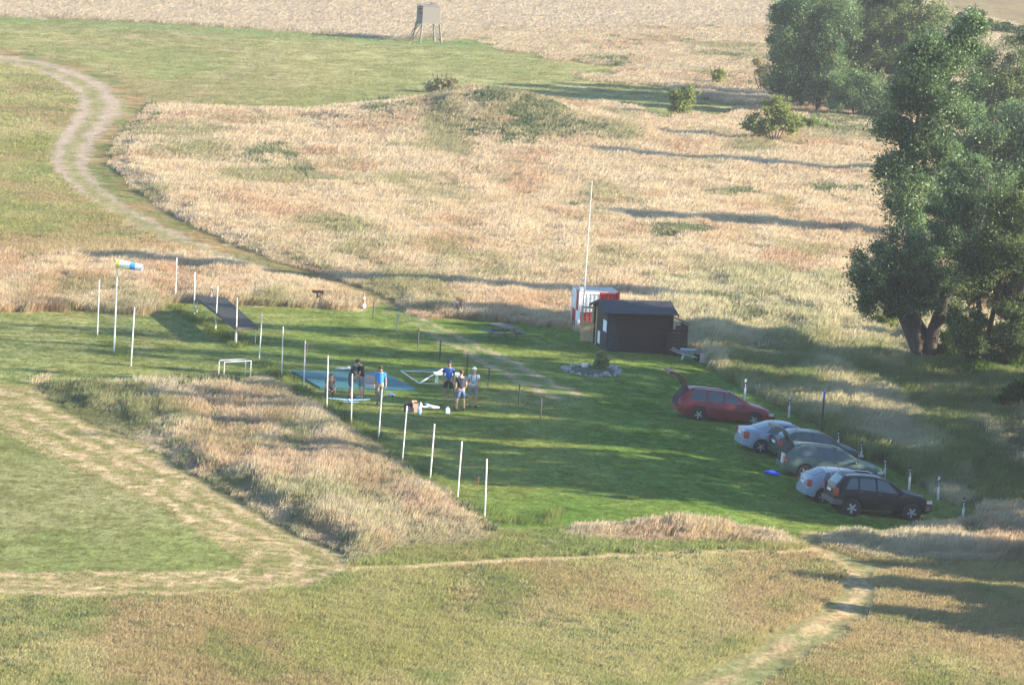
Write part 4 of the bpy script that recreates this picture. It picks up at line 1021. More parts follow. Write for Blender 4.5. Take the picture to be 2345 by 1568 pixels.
def hatch(**k):
    S = saloon(L=4.08, xr=.70, top=[(0, .66), (.02, .90), (.05, 1.0), (.20, 1.06), (.5, 1.24), (.78, 1.375), (1.1, 1.41), (1.7, 1.425), (2.15, 1.40), (2.42, 1.31), (2.98, .99), (3.13, .95), (3.68, .83), (3.95, .70), (4.05, .6), (4.08, .5)],
               sho=[(0, .92), (.4, .96), (1.3, .95), (2.85, .9), (3.25, .87), (4.08, .58)],
               win=[(.60, .98, .96, .78), (1.06, 1.60, 1.56, 1.03), (1.68, 2.70, 2.20, 1.62)], wscreen=(2.96, 2.24), rscreen=(.24, .76), seams=[1.0, 1.62, 2.74], strip=[(1.0, 2.7)], mirror=2.66, handles=[1.12, 1.78], tail=(.84, .16, .28, .16, 'corner', 1), aerial=1.0)
    S.update(k); return S
def offroader(**k):
    S = dict(L=4.32, W=1.83, wb=2.63, xr=.80, wr=.355, sill=.34,
             top=[(0, .82), (.03, 1.05), (.06, 1.16), (.10, 1.24), (.36, 1.58), (.5, 1.645), (1.2, 1.68), (1.9, 1.67), (2.25, 1.61), (2.5, 1.50), (3.05, 1.17), (3.2, 1.13), (3.85, 1.03), (4.12, .90), (4.28, .76), (4.32, .62)],
             sho=[(0, 1.08), (.8, 1.13), (2.0, 1.10), (3.0, 1.06), (3.3, 1.04), (4.32, .74)],
             win=[(.44, .98, .98, .66), (1.06, 1.78, 1.72, 1.06), (1.86, 2.84, 2.30, 1.80)], wscreen=(3.04, 2.34), rscreen=(.11, .36), seams=[1.02, 1.82, 2.88], strip=[],
             tail=(1.0, .16, .34, .16, 'corner', 9), head=.84, mirror=2.80, handles=[1.14, 1.94], bump=(.46, .68), plate=.98, rails=(.5, 1.95), railmat=CHROME, aerial=.5, spokes=5, spw=.36)
    S.update(k); return S
RED = paint('red_paint', (.165, .012, .018)); SILVER = paint('silver_paint', (.17, .215, .285)); GREENP = paint('green_paint', (.05, .09, .078)); DKGREEN = paint('dark_green_paint', (.022, .05, .042)); BLACK = mat('black_paint', (.006, .0065, .009), .35, 0, var=.05, scale=2, spec=.2)
PROF = [(0, 0), (-.10, .12), (-.20, .24), (-.32, .42), (-.44, .52), (-.62, .60), (-.82, .645), (-1.0, .66)]
GATE = dict(hinge=(.40, 1.40), w=.62, prof=PROF, glass=(1, 4))
S1 = estate(paint=RED, open=GATE)
S2 = saloon(paint=SILVER)
S3 = hatch(paint=DKGREEN, scale=.97)
S4 = estate(paint=GREENP, L=4.5, wb=2.58, xr=.93, open=dict(hinge=(.36, 1.38), w=.62, prof=PROF, glass=(1, 4), cargo=True), ambertail=True, rails=(.5, 2.3))
S5 = hatch(paint=SILVER)
S6 = offroader(paint=BLACK, bumppaint=mat('grey_plastic', (.05, .052, .055), .6))
for nm, lb, S, px, py, th in (('estate_car', 'red estate car with its tailgate raised, nearest the shed', S1, 1597, 962, 11), ('saloon_car', 'silver saloon car with a boot lid, next to the red estate', S2, 1740, 1037, 13),
                              ('hatchback_car', 'dark green car mostly hidden behind the open-tailgate green estate', S3, 1812, 1058, 14), ('estate_car', 'grey-green estate car with raised tailgate and boxes in the boot', S4, 1840, 1095, 10),
                              ('hatchback_car', 'silver hatchback car squeezed beside the black off-roader', S5, 1882, 1151, 14), ('off_road_car', 'black off-road car with roof rails, nearest in the row', S6, 1948, 1180, 13)):
    set_car(make_car(nm, lb, S), S, px, py, R(th))

# ------------------------------------------------------------------ buildings
WHITEP = mat('white_paint', (.78, .78, .77), .5, var=.07); REDP = mat('red_wall_paint', (.40, .025, .022), .5, var=.15)
GREYTARP = mat('grey_roof_sheet', (.36, .36, .33), .8, var=.2, scale=3); ROOFFELT = mat('dark_roof_felt', (.022, .026, .036), .8, var=.25, scale=3)
BROWNB = mat('brown_board', (.030, .0145, .011), .8, var=.35, scale=4, stretch=(1, 1, 12)); BROWNT = mat('brown_timber', (.022, .014, .0115), .8, var=.3, scale=4)
DOORW = mat('pale_door_wood', (.52, .39, .22), .6, var=.12, scale=5, stretch=(8, 8, 1)); GREYW = mat('weathered_wood', (.36, .34, .30), .85, var=.3, scale=5, stretch=(2, 2, 10))
NETGREY = mat('grey_screen', (.025, .027, .028), .9, var=.5, scale=14, bump=.5); ALU = mat('aluminium', (.62, .63, .64), .4, .5, var=.1); GALV = mat('zinc_sheet', (.34, .38, .42), .45, .5, var=.2, scale=8)
POSTW = mat('white_post', (.56, .56, .54), .6, var=.22, scale=5); DARKPOST = mat('dark_post', (.045, .043, .045), .7, var=.3); BLACKM = mat('black_rubber', (.02, .021, .024), .85, var=.3, scale=10)
PAPER = mat('white_sheet', (.74, .77, .8), .6, var=.05); TEAL = mat('teal_mat', (.006, .095, .112), .75, var=.12, scale=1.5)
CLEAR = bpy.data.materials.new('clear_pane'); CLEAR.use_nodes = True
_n = CLEAR.node_tree; _p = _n.nodes['Principled BSDF']; _t = _n.nodes.new('ShaderNodeBsdfTransparent'); _g = _n.nodes.new('ShaderNodeBsdfGlossy'); _g.inputs['Roughness'].default_value = .05; _m = _n.nodes.new('ShaderNodeMixShader'); _m.inputs[0].default_value = .07
_n.nodes.remove(_p); _n.links.new(_t.outputs[0], _m.inputs[1]); _n.links.new(_g.outputs[0], _m.inputs[2]); _n.links.new(_m.outputs[0], _n.nodes['Material Output'].inputs[0])
TOWERW = mat('grey_stand_wood', (.135, .13, .112), .85, var=.3, scale=5, stretch=(2, 2, 10))
def frame_at(name, px, py, deg, dz=0):
    b = gp(px, py); return empty(name, b + Vector((0, 0, dz)), R(deg))
# container, painted in red and white quarters
ct = frame_at('shipping_container', 1323, 754, 9.6, -.03); tag(ct, 'small corrugated container painted in red and white quarters behind the shed', 'container')
CW, CDp, CH = 2.10, 2.15, 1.98
def ribbed(name, w, h, rib, red_if, parent, M):
    mb = MB(); us = []
    p = 0.0
    while p < w - .01:
        for d, o in ((0, 0), (rib * .38, 0), (rib * .5, -.035), (rib * .88, -.035)):
            if p + d < w: us.append((p + d, o))
        p += rib
    us.append((w, 0))
    us += [(w / 2, 0.0)] if all(abs(u[0] - w / 2) > .02 for u in us) else []
    us.sort()
    for (u0, o0), (u1, o1) in zip(us[:-1], us[1:]):
        for z0, z1 in ((.08, h * .47), (h * .47, h - .1)):
            mb.quad(M @ Vector((u0, o0 * -1 + .04, z0)), M @ Vector((u1, o1 * -1 + .04, z0)), M @ Vector((u1, o1 * -1 + .04, z1)), M @ Vector((u0, o0 * -1 + .04, z1)), 1 if red_if((u0 + u1) / 2 > w / 2, z0 > .1) else 0)
    for z, hh in ((.04, .08), (h - .05, .1)):
        for u0, u1 in ((0, w / 2), (w / 2, w)):
            q = MB(); q.box(((u0 + u1) / 2, .03, z), (u1 - u0, .06, hh))
            n = len(mb.v); mb.v += [tuple(M @ Vector(v)) for v in q.v]; mb.f += [tuple(n + i for i in f) for f in q.f]; mb.m += [1 if red_if(u0 > 0, z > .5) else 0] * 6
    return mb.build(name, [WHITEP, REDP], parent)
ribbed('front_wall', CW, CH, .21, lambda right, up: right == up, ct, Matrix.Identity(4))
ribbed('side_wall', CDp, CH, .21, lambda near, up: near == up, ct, Matrix(((0, 1, 0, 0), (-1, 0, 0, CDp), (0, 0, 1, 0), (0, 0, 0, 1))))
mb = MB(); mb.box((CW - .02, CDp / 2, CH / 2), (.04, CDp - .1, CH - .04)); mb.box((CW / 2, CDp - .02, CH / 2), (CW - .1, .04, CH - .05)); mb.build('back_wall', REDP, ct)
mb = MB()
for x, y, mi in ((.035, .035, 0), (CW - .035, .035, 1), (.035, CDp - .035, 0), (CW - .035, CDp - .035, 1)): mb.box((x, y, CH / 2), (.1, .1, CH + .006), mi)
mb.build('corner_posts', [WHITEP, REDP], ct)
mb = MB(); mb.box((CW / 2, CDp / 2, CH + .02), (CW - .02, CDp - .02, .05)); mb.build('roof', GREYTARP, ct)
mb = MB(); mb.box((.22, .5, CH + .10), (.24, .3, .1)); mb.box((.22, .5, CH + .165), (.3, .36, .03)); mb.build('roof_vent', WHITEP, ct)
mb = MB(); mb.prism([(0, 0), (.26, 0), (.26, .10)], -.02, .03, 'xz'); o = mb.build('roof_lip', REDP, ct); o.location = (CW - .24, .0, CH)
mb = MB(); mb.tube([(0, 0, 0), (.2, .05, .08), (.34, 0, .03)], .03, 6); mb.build('roof_strap', mat('ochre_strap', (.4, .26, .08), .7), ct, loc=(1.35, CDp - .3, CH + .05))
mb = MB(); mb.box((-.035, 1.0, 1.15), (.02, .03, .4)); mb.box((-.05, .95, 1.1), (.03, .14, .03)); mb.build('door_bar', ALU, ct)
# shed
sh = frame_at('shed', 1387, 804, 12, -.05); tag(sh, 'dark brown wooden shed with black roof, boarded lean-to and open door', 'shed')
SL, SD, SE, SR = 3.42, 3.2, 1.98, 2.40
mb = MB()
NBd = 11
for i in range(NBd):   # front boards, set back under the eaves
    z0, z1 = .05 + i * (SE - .1) / NBd, .05 + (i + 1) * (SE - .1) / NBd - .012
    mb.box((SL / 2 + .02, .34, (z0 + z1) / 2), (SL - .16, .03, z1 - z0))
mb.build('front_wall', BROWNB, sh)
mb = MB()
for i in range(13):
    y0 = .05 + i * (SD - 1.0) / 13; y1 = y0 + (SD - 1.0) / 13 - .008; ym = (y0 + y1) / 2
    zt = SE + (SR - SE) * (1 - abs(ym - SD / 2) / (SD / 2)) - .06
    mb.box((.02, ym, zt / 2), (.035, y1 - y0, zt))
mb.box((.02, SD - .05, SE / 2), (.05, .1, SE)); mb.box((.02, SD - .5, SE + .02), (.05, .86, .2))
mb.build('gable_wall', BROWNT, sh)
mb = MB(); mb.box((SL - .02, SD / 2, SE / 2), (.04, SD - .1, SE)); mb.box((SL / 2, SD - .02, SE / 2), (SL - .1, .04, SE)); mb.box((SL / 2, SD / 2, .03), (SL - .12, SD - .12, .04)); mb.build('back_wall', BROWNT, sh)
mb = MB()
for x in (.05, SL - .05): mb.box((x, .06, SE / 2), (.09, .09, SE))
mb.box((SL / 2, .06, SE - .06), (SL - .2, .07, .1)); mb.build('front_posts', BROWNT, sh)
mb = MB(); ov = .17
for y0, y1, z0, z1 in ((-.2, SD / 2, SE - .02, SR), (SD / 2, SD + .2, SR, SE - .02)):
    a, b_, c_, d_ = (-ov, y0, z0), (SL + ov, y0, z0), (SL + ov, y1, z1), (-ov, y1, z1)
    up = lambda p: (p[0], p[1], p[2] + .06)
    for q in ((a, d_, c_, b_), tuple(map(up, (a, b_, c_, d_))), (a, b_, up(b_), up(a)), (d_, a, up(a), up(d_)), (b_, c_, up(c_), up(b_))): mb.quad(*q)
mb.build('roof', ROOFFELT, sh)
mb = MB()
for y0, y1, z0, z1 in ((-.22, SD / 2, SE - .13, SR - .09), (SD / 2, SD + .22, SR - .09, SE - .13)):
    for x in (-ov - .025, SL + ov + .002):
        mb.quad((x, y0, z0), (x, y1, z1), (x, y1, z1 + .14), (x, y0, z0 + .14)); mb.quad((x + .022, y0, z0), (x + .022, y0, z0 + .14), (x + .022, y1, z1 + .14), (x + .022, y1, z1)); mb.quad((x, y0, z0), (x + .022, y0, z0), (x + .022, y1, z1), (x, y1, z1))
mb.build('barge_board', BROWNT, sh)
dr = empty('door', (0, SD - .12, .12), R(0)); dr.parent = sh
mb = MB(); DW, DH = .64, 1.78
mb.box((-DW / 2, 0, .5), (DW, .04, 1.0)); mb.box((-.045, 0, 1.38), (.09, .042, .78)); mb.box((-DW + .045, 0, 1.38), (.09, .042, .78)); mb.box((-DW / 2, 0, DH - .05), (DW, .044, .1)); mb.box((-DW / 2, -.025, .5), (DW - .16, .02, .8))
mb.build('door_panel', DOORW, dr)
mb = MB()
for k in (1, 2): mb.box((-.09 - k * .153, 0, 1.37), (.022, .03, .74)); mb.box((-DW / 2, 0, 1.0 + k * .24), (DW - .17, .032, .022))
mb.build('window_bars', DOORW, dr); mb = MB(); mb.box((-DW / 2, 0, 1.37), (DW - .17, .006, .73)); mb.build('window_pane', CLEAR, dr)
mb = MB(); mb.box((-.02, SD - .12, 1.0), (.08, .1, 1.95)); mb.box((-.02, SD - .95, 1.0), (.08, .08, 1.95)); mb.build('door_frame', DOORW, sh)
mb = MB(); mb.box((-.012, .42, 1.28), (.02, .72, .56)); s1 = mb.build('notice_board', PAPER, sh)
mb = MB()
for k in range(5): mb.box((-.025, .42 + .02 * (k % 2), 1.46 - .085 * k), (.004, .5 - .06 * (k % 3), .02))
mb.build('notice_lines', mat('faded_grey_ink', (.35, .42, .5), .7), s1)
mb = MB(); mb.box((-.03, 1.55, .55), (.03, .42, .62)); mb.build('side_panel', PAPER, sh)
mb = MB(); mb.prism([(-.02, .0), (.64, .0), (.6, .5), (.62, 1.0), (.52, 1.28), (.36, 1.36), (.40, 1.62), (.20, 1.84), (.02, 1.86), (-.02, 1.2)], -.02, .0, 'xz'); mb.build('grey_screen', NETGREY, sh, loc=(.02, -.03, .02))
mb = MB(); mb.tube([(-.1, -.34, .1), (.38, -.1, .74)], .03, 6); mb.build('leaning_pole', DARKPOST, sh)
le = empty('lean_to', (SL, 0, 0)); le.parent = sh
mb = MB()
for i in range(8):
    z0, z1 = .04 + i * .18, .04 + (i + 1) * .18 - .012
    x0 = -.34 + max(0, (z1 - 1.05)) * .9
    mb.box(((x0 + .68) / 2, -.32, (z0 + z1) / 2), (.68 - x0, .03, z1 - z0))
mb.build('boarded_front', BROWNB, le)
mb = MB(); mb.box((.67, .4, .74), (.03, 1.4, 1.44)); mb.box((-.33, -.16, .55), (.03, .3, 1.0)); mb.build('side_board', BROWNT, le)
mb = MB(); mb.quad((.0, -.2, 1.82), (.0, 1.2, 1.82), (.78, 1.2, 1.5), (.78, -.2, 1.5)); mb.quad((.0, -.2, 1.87), (.78, -.2, 1.55), (.78, 1.2, 1.55), (.0, 1.2, 1.87)); mb.quad((0, -.2, 1.82), (.78, -.2, 1.5), (.78, -.2, 1.55), (0, -.2, 1.87)); mb.quad((.78, -.2, 1.5), (.78, 1.2, 1.5), (.78, 1.2, 1.55), (.78, -.2, 1.55)); mb.build('lean_to_roof', ROOFFELT, le)
c = sh.location; KEEP += [(c.x + 1.7, c.y + 2.0, 2.7), (c.x + 3.6, c.y + 1.4, 1.6), (ct.location.x + .9, ct.location.y + 1.2, 1.7)]
# watch tower at the field edge
B = gp(978, 96); hk = empty('hunting_stand', B, R(20)); tag(hk, 'grey wooden hunting stand on legs at the wheat field edge', 'hunting stand')
hk.scale = (1.16, 1.12, .97)
mb = MB()
for i in range(9):
    z = 2.0 + i * .19
    mb.box((0, -.85, z + .09), (1.62, .03, .178)); mb.box((0, .85, z + .09), (1.62, .03, .178))
    mb.box((.80, 0, z + .09), (.03, 1.67, .178))
    if i < 5 or i > 7: mb.box((-.80, .0, z + .09), (.03, 1.67, .178))
    else: mb.box((-.80, .55, z + .09), (.03, .56, .178))
mb.build('cabin', TOWERW, hk)
mb = MB(); mb.box((0, 0, 1.97), (1.72, 1.8, .06)); mb.build('floor', TOWERW, hk)
mb = MB(); mb.prism([(-.9, 3.74), (.9, 3.84), (.9, 3.9), (-.9, 3.8)], -.85, .85, 'yz'); mb.build('roof', TOWERW, hk)
mb = MB(); mb.box((.45, .2, 4.04), (.34, .3, .16)); mb.build('roof_cap', mat('rusty_brown', (.12, .06, .045), .8), hk)
for x in (-.8, .8):
    for y in (-.85, .85):
        mb = MB(); mb.tube([(x * 1.24, y * 1.2, -.1), (x, y, 1.96)], [.10, .085], 8); mb.build('leg', TOWERW, hk)
for a, b_ in (((-.86, -.9, .3), (.82, -.88, 1.85)), ((.86, -.9, .3), (-.82, -.88, 1.85)), ((.88, -.9, .3), (.84, .86, 1.85)), ((-.88, .9, .3), (-.84, -.86, 1.85))):
    mb = MB(); mb.tube([a, b_], .035, 6); mb.build('brace', TOWERW, hk)
mb = MB()
for s in (-.28, .28): mb.tube([(-1.95, s - .2, -.05), (-.86, s - .2, 2.05)], .045, 6)
for k in range(7): f = (k + .6) / 7; mb.tube([(-1.95 + 1.09 * f, -.5, 2.1 * f - .05), (-1.95 + 1.09 * f, .1, 2.1 * f - .05)], .028, 6)
mb.build('ladder', TOWERW, hk)
KEEP.append((B.x, B.y, 1.5))

# ------------------------------------------------------------------ posts, fences, cones
def top_base(px, py, h):
    p = gp(px, py, h); return Vector((p.x, p.y, gz(p.x, p.y)))
def net_mesh(pts, z0, z1, step=.13, w=.004):
    mb = MB()
    for a, b_ in zip(pts[:-1], pts[1:]):
        d = (b_ - a); L = d.length; n = max(2, int(L / step)); u = d / L
        for i in range(n + 1):
            p = a + d * (i / n); mb.quad(p + u * -w + Vector((0, 0, z0)), p + u * w + Vector((0, 0, z0)), p + u * w + Vector((0, 0, z1)), p + u * -w + Vector((0, 0, z1)))
        m = int((z1 - z0) / step)
        for j in range(m + 1):
            z = z0 + (z1 - z0) * j / m
            mb.quad(a + Vector((0, 0, z - w)), b_ + Vector((0, 0, z - w)), b_ + Vector((0, 0, z + w)), a + Vector((0, 0, z + w)))
    return mb
NETM = mat('dark_green_net', (.05, .085, .075), .8, var=.1)
def net_fence(name, label, tops, h, mats_, r=.04, net=(.15, 2.05)):
    bs = [top_base(x, y, h) for x, y in tops]
    root = empty(name, bs[0]); tag(root, label, 'fence')
    for b_ in bs:
        rr = random.Random(int(b_.y * 100)); q = b_ - bs[0]
        mb = MB(); mb.tube([q + Vector((0, 0, -.2)), q + Vector((rr.uniform(-.07, .09), rr.uniform(-.05, .05), h + rr.uniform(-.07, .05)))], r * rr.uniform(.78, .95), 6); mb.build('post', mats_, root, smooth=40)
    net_mesh([b_ - bs[0] for b_ in bs], *net).build('net', NETM, root)
    return bs
FT = [(406, 588), (449, 621), (498, 652), (546, 683), (598, 715), (650, 750), (701, 779), (754, 815), (810, 853), (872, 888), (927, 930), (991, 967), (1054, 1008), (1117, 1050)]
net_fence('safety_fence', 'long line of white posts with thin net beside the lawn', FT, 2.3, POSTW)
LF = net_fence('safety_fence', 'short two-post net fence beside the windsock', [(228, 641), (305, 706)], 2.72, POSTW)
mb = MB()
WF = [(856, 690), (911, 718), (959, 752), (1009, 778), (1071, 811), (1120, 843), (1190, 880), (1240, 911)]
bs = [top_base(x, y, .92) for x, y in WF]
wf = empty('wire_fence', bs[0]); tag(wf, 'low wire fence of thin dark posts along the faint track', 'fence')
for i, b_ in enumerate(bs):
    q = b_ - bs[0]; mb = MB(); mb.tube([q + Vector((0, 0, -.2)), q + Vector((.01, 0, .92))], .035 if i != 1 else .045, 6)
    o = mb.build('post', DARKPOST if i != 1 else GREYW, wf, smooth=40)
    if i == 1: o['label'] = 'pale grey post'
mb = MB()
for z in (.45, .82):
    mb.tube([b_ - bs[0] + Vector((0, 0, z)) for b_ in bs], .006, 4)
mb.build('wire', DARKPOST, wf)
def delineator(label, px, py, h=.95, cap=True, rz=0):
    b_ = top_base(px, py, h); root = empty('delineator_post', b_, rz); root.scale = (.78, .78, 1); tag(root, label, 'marker post', 'white delineator posts')
    o = [(-.06, -.05), (.06, -.05), (.06, .03), (0, .06), (-.06, .03)]
    def seg(z0, z1, k, nm, m, par=root, s0=0.0):
        mb = MB(); n = len(o)
        mb.v = [(x * k, y * k, z0 + s0 * (x + .06)) for x, y in o] + [(x * k, y * k, z1 + s0 * (x + .06)) for x, y in o]
        mb.f = [tuple(range(n))[::-1], tuple(range(n, 2 * n))] + [(i, (i + 1) % n, n + (i + 1) % n, n + i) for i in range(n)]; mb.m = [0] * len(mb.f)
        return mb.build(nm, m, par)
    bb = seg(-.2, h, 1.0, 'post_body', POSTW)
    bd = seg(h - .42, h - .17, 1.04, 'black_band', TRIM, s0=.5)
    mb = MB(); mb.box((0, -.056, h - .29), (.04, .008, .16)); mb.build('reflector', PAPER, bd)
    if cap: seg(h - .10, h + .02, 1.06, 'dark_cap', TRIM)
DL = [('white delineator post behind the red estate car', 1708, 868, False), ('white delineator post in front of the red estate bonnet', 1809, 908, False), ('delineator post between the silver saloon and the dry bank', 1921, 985, True), ('delineator post at the nose of the dark green car', 1974, 1011, True),
      ('delineator post at the nose of the grey-green estate', 2028, 1049, True), ('delineator post behind the bonnet of the black off-roader', 2085, 1069, True), ('tallest white delineator post right of the black off-roader', 2151, 1091, False), ('last delineator post right of the black off-roader, half sunk in grass', 2208, 1139, True), ('delineator post at the far end of the long dark ramp', 485, 655, False)]
for lb, x, y, cp in DL: delineator(lb, x, y, 1.0, cp)
b_ = top_base(1887, 895, 1.85); root = empty('marker_pole', b_); tag(root, 'slim dark pole with blue top among the delineator posts', 'pole')
mb = MB(); mb.tube([(0, 0, -.2), (.02, 0, 1.5)], .045, 8); mb.build('pole', DARKPOST, root, smooth=40); mb = MB(); mb.tube([(.02, 0, 1.5), (.02, 0, 1.85)], .055, 8); mb.build('blue_tip', mat('blue_tape', (.04, .2, .55), .5), root, smooth=40)
ORANGE = mat('cone_red', (.62, .09, .04), .5, var=.12)
def cone(label, px, py):
    b_ = top_base(px, py, .78); root = empty('traffic_cone', b_); tag(root, label, 'traffic cone', 'red and white traffic cones')
    mb = MB(); mb.box((0, 0, .02), (.36, .36, .04)); mb.build('base', TRIM, root)
    mb = MB(); r = lambda z: .14 - .115 * z / .78
    for z0, z1, mi in ((.04, .26, 1), (.26, .50, 0), (.50, .60, 1), (.60, .78, 0)): mb.lathe([(r(z0), z0), (r(z1), z1)], 16, 'z', (0, 0, 0), mi)
    mb.build('cone_body', [ORANGE, WHITEP], root, smooth=50)
cone('red and white traffic cone at the edge of the lawn by the track', 834, 672); cone('red and white traffic cone standing in dry grass right of the track', 1049, 682)
b_ = gp(1331, 764); root = empty('flag_pole', b_); tag(root, 'tall thin pale pole in front of the red and white container', 'pole')
tp = at(1356, 414, b_.y) - b_
mb = MB(); mb.tube([(0, 0, -.1), (tp.x * .5, 0, tp.z * .5)], [.04, .035], 8); mb.build('lower_tube', ALU, root, smooth=40); mb = MB(); mb.tube([(tp.x * .5, 0, tp.z * .5), (tp.x, 0, tp.z)], [.028, .02], 8); mb.build('upper_tube', ALU, root, smooth=40)
keep_strip(834, 708); keep_strip(1049, 700, 5); keep_strip(728, 686, 3); keep_strip(1707, 900, 3)
# windsock
b_ = top_base(269, 600, 4.3); root = empty('windsock', b_); tag(root, 'yellow, white and blue windsock on a tall white pole', 'windsock')
mb = MB(); mb.tube([(0, 0, -.1), (0, 0, 4.28)], [.045, .03], 8); mb.build('pole', POSTW, root, smooth=40)
mb = MB(); SKM = [mat('sock_yellow', (.72, .62, .06), .7), mat('sock_cream', (.72, .74, .62), .7), mat('sock_blue', (.06, .30, .72), .7), mat('sock_white', (.76, .78, .82), .7)]
prof = [(-.02, .20, 0), (.14, .2, 0), (.16, .2, 1), (.34, .195, 1), (.36, .195, 1), (.66, .185, 1), (.68, .185, 2), (.92, .17, 2), (.94, .17, 3), (1.1, .16, 3), (1.26, .145, 3)]
sd = Vector((.97, -.2, -.08)).normalized()
def ring(t, r): 
    u = sd.cross(Vector((0, 0, 1))).normalized(); w = u.cross(sd); c_ = Vector((0, 0, 4.22)) + sd * t
    return [c_ + (u * math.cos(2 * math.pi * k / 16) + w * math.sin(2 * math.pi * k / 16)) * r * (1 + .04 * math.sin(3 * k + 9 * t)) for k in range(16)]
rings = [ring(t, r) for t, r, _ in prof]
for i in range(len(prof) - 1):
    for k in range(16): mb.quad(rings[i][k], rings[i][(k + 1) % 16], rings[i + 1][(k + 1) % 16], rings[i + 1][k], prof[i + 1][2])
mb.build('sock', SKM, root); mb = MB(); mb.tube(rings[0] + [rings[0][0]], .012, 5, caps=False); mb.build('hoop', ALU, root)
# long rubber-topped ramp on legs
q = [gp(448, 679, .9), gp(515, 680, .9), gp(592, 749, .9), gp(541, 750, .9)]
root = empty('launch_ramp', q[3] - Vector((0, 0, .9))); tag(root, 'long dark rubber-topped ramp table on thin metal legs', 'ramp'); o_ = root.location
mb = MB(); a, b_, c_, d_ = [p - o_ for p in q]; dn = Vector((0, 0, -.14))
N = 60
for i in range(N):
    f0, f1 = i / N, (i + 1) / N; zz = Vector((0, 0, -.012 if i % 2 else 0))
    mb.quad(a.lerp(d_, f0) + zz, a.lerp(d_, f1) + zz, b_.lerp(c_, f1) + zz, b_.lerp(c_, f0) + zz)
mb.build('rubber_top', BLACKM, root)
mb = MB()
for p, r_ in ((a, b_), (b_, c_), (c_, d_), (d_, a)): mb.quad(p, p + dn, r_ + dn, r_)
mb.quad(a + dn, b_ + dn, c_ + dn, d_ + dn); mb.build('deck_frame', mat('dark_timber', (.05, .042, .04), .8, var=.3), root)
for f in (.02, .5, .96):
    for e0, e1 in ((a, d_), (b_, c_)):
        p = e0.lerp(e1, f) + (b_ - a).normalized() * (.06 if e0 is a else -.06); w = p + o_; g_ = gz(w.x, w.y) - o_.z
        mb = MB(); mb.tube([(p.x, p.y, g_ - .05), (p.x, p.y, p.z - .1)], .025, 6); mb.build('leg', ALU, root, smooth=40)
# low aluminium frame
q = [gp(502, 825, .75), gp(514, 829, .75), gp(575, 826, .75), gp(563, 822, .75)]
root = empty('metal_frame', q[1] - Vector((0, 0, .75))); tag(root, 'low open aluminium frame at the edge of the dry grass', 'frame'); o_ = root.location
mb = MB(); mb.tube([p - o_ for p in q] + [q[0] - o_], .02, 6); mb.build('top_rails', GALV, root)
for p in q:
    w = p - o_; g_ = gz(p.x, p.y) - o_.z; mb = MB(); mb.tube([(w.x, w.y, g_ - .05), (w.x, w.y, w.z)], .025, 6); mb.build('leg', ALU, root, smooth=40)
# teal ground mat
q = [gp(668, 851), gp(882, 856), gp(956, 895), gp(733, 890)]
root = empty('ground_mat', q[3]); tag(root, 'large teal ground mat spread flat on the lawn', 'mat'); o_ = q[3]
mb = MB(); N1, N2 = 16, 20; grid = []
for i in range(N1 + 1):
    row = []
    for j in range(N2 + 1):
        p = q[0].lerp(q[3], i / N1).lerp(q[1].lerp(q[2], i / N1), j / N2); z = gz(p.x, p.y) + .075 + .004 * math.sin(i * .35 + j * .2)
        row.append(Vector((p.x, p.y, z)) - o_)
    grid.append(row)
for i in range(N1):
    for j in range(N2): mb.quad(grid[i + 1][j], grid[i + 1][j + 1], grid[i][j + 1], grid[i][j])
e = grid[0] + [r_[-1] for r_ in grid[1:]] + grid[-1][::-1][1:] + [r_[0] for r_ in grid[::-1][1:]]
for p, r_ in zip(e[:-1], e[1:]): mb.quad(p, r_, r_ - Vector((0, 0, .09)), p - Vector((0, 0, .09)))
mb.build('mat_sheet', TEAL, root, smooth=30)
MATQ = [(668, 849), (884, 854), (960, 897), (733, 892)]
# white tube frame
g4 = [gp(918, 854), gp(1046, 858), gp(1078, 885), gp(960, 882)]
root = empty('tube_frame', g4[3]); tag(root, 'white tube frame with one slanting pole, beside the teal mat', 'frame'); o_ = g4[3]
P4 = [p - o_ + Vector((0, 0, .10)) for p in g4]
top = at(1014, 845, (g4[0].y + g4[3].y) / 2) - o_; top2 = top + (P4[1] - P4[0]) * .95
mb = MB(); mb.tube(P4 + [P4[0]], .026, 6); mb.build('base_rails', POSTW, root)
mb = MB(); mb.tube([P4[3], top], .036, 8); mb.build('pole', WHITEP, root)
mb = MB(); mb.tube([P4[0], top], .012, 5); mb.tube([top, P4[1]], .012, 5); mb.build('guy_line', mat('pale_teal_rope', (.2, .5, .55), .7), root)
b_ = gp(1024, 878); root = empty('slatted_table', b_, R(8)); tag(root, 'low white slatted table behind the standing men', 'table')
mb = MB()
for k in range(8): mb.box((0, -.42 + k * .12, .46), (1.25, .085, .03))
mb.build('slatted_top', WHITEP, root)
for sx in (-.5, .5):
    for sy in (-.32, .32): mb = MB(); mb.box((sx, sy, .21), (.05, .05, .48)); mb.build('leg', WHITEP, root)
# picnic table
b_ = gp(1152, 776); root = empty('picnic_table', b_, R(-62)); tag(root, 'low weathered grey picnic table with two benches on the lawn', 'picnic table')
PW = mat('grey_plank', (.11, .10, .095), .85, var=.3, scale=4, stretch=(1, 10, 10))
mb = MB()
for k in range(4): mb.box((0, -.27 + k * .18, .66), (1.9, .165, .045))
mb.build('tabletop', PW, root)
for y in (-.72, .72): mb = MB(); mb.box((0, y - .09, .40), (1.9, .16, .045)); mb.box((0, y + .09, .40), (1.9, .16, .045)); mb.build('bench_seat', PW, root)
for x in (-.65, .65):
    mb = MB(); mb.box((x, 0, .35), (.05, 1.5, .08)); mb.tube([(x + .05, -.5, 0), (x + .05, -.2, .64)], .04, 6); mb.tube([(x + .05, .5, 0), (x + .05, .2, .64)], .04, 6); mb.build('trestle', PW, root)
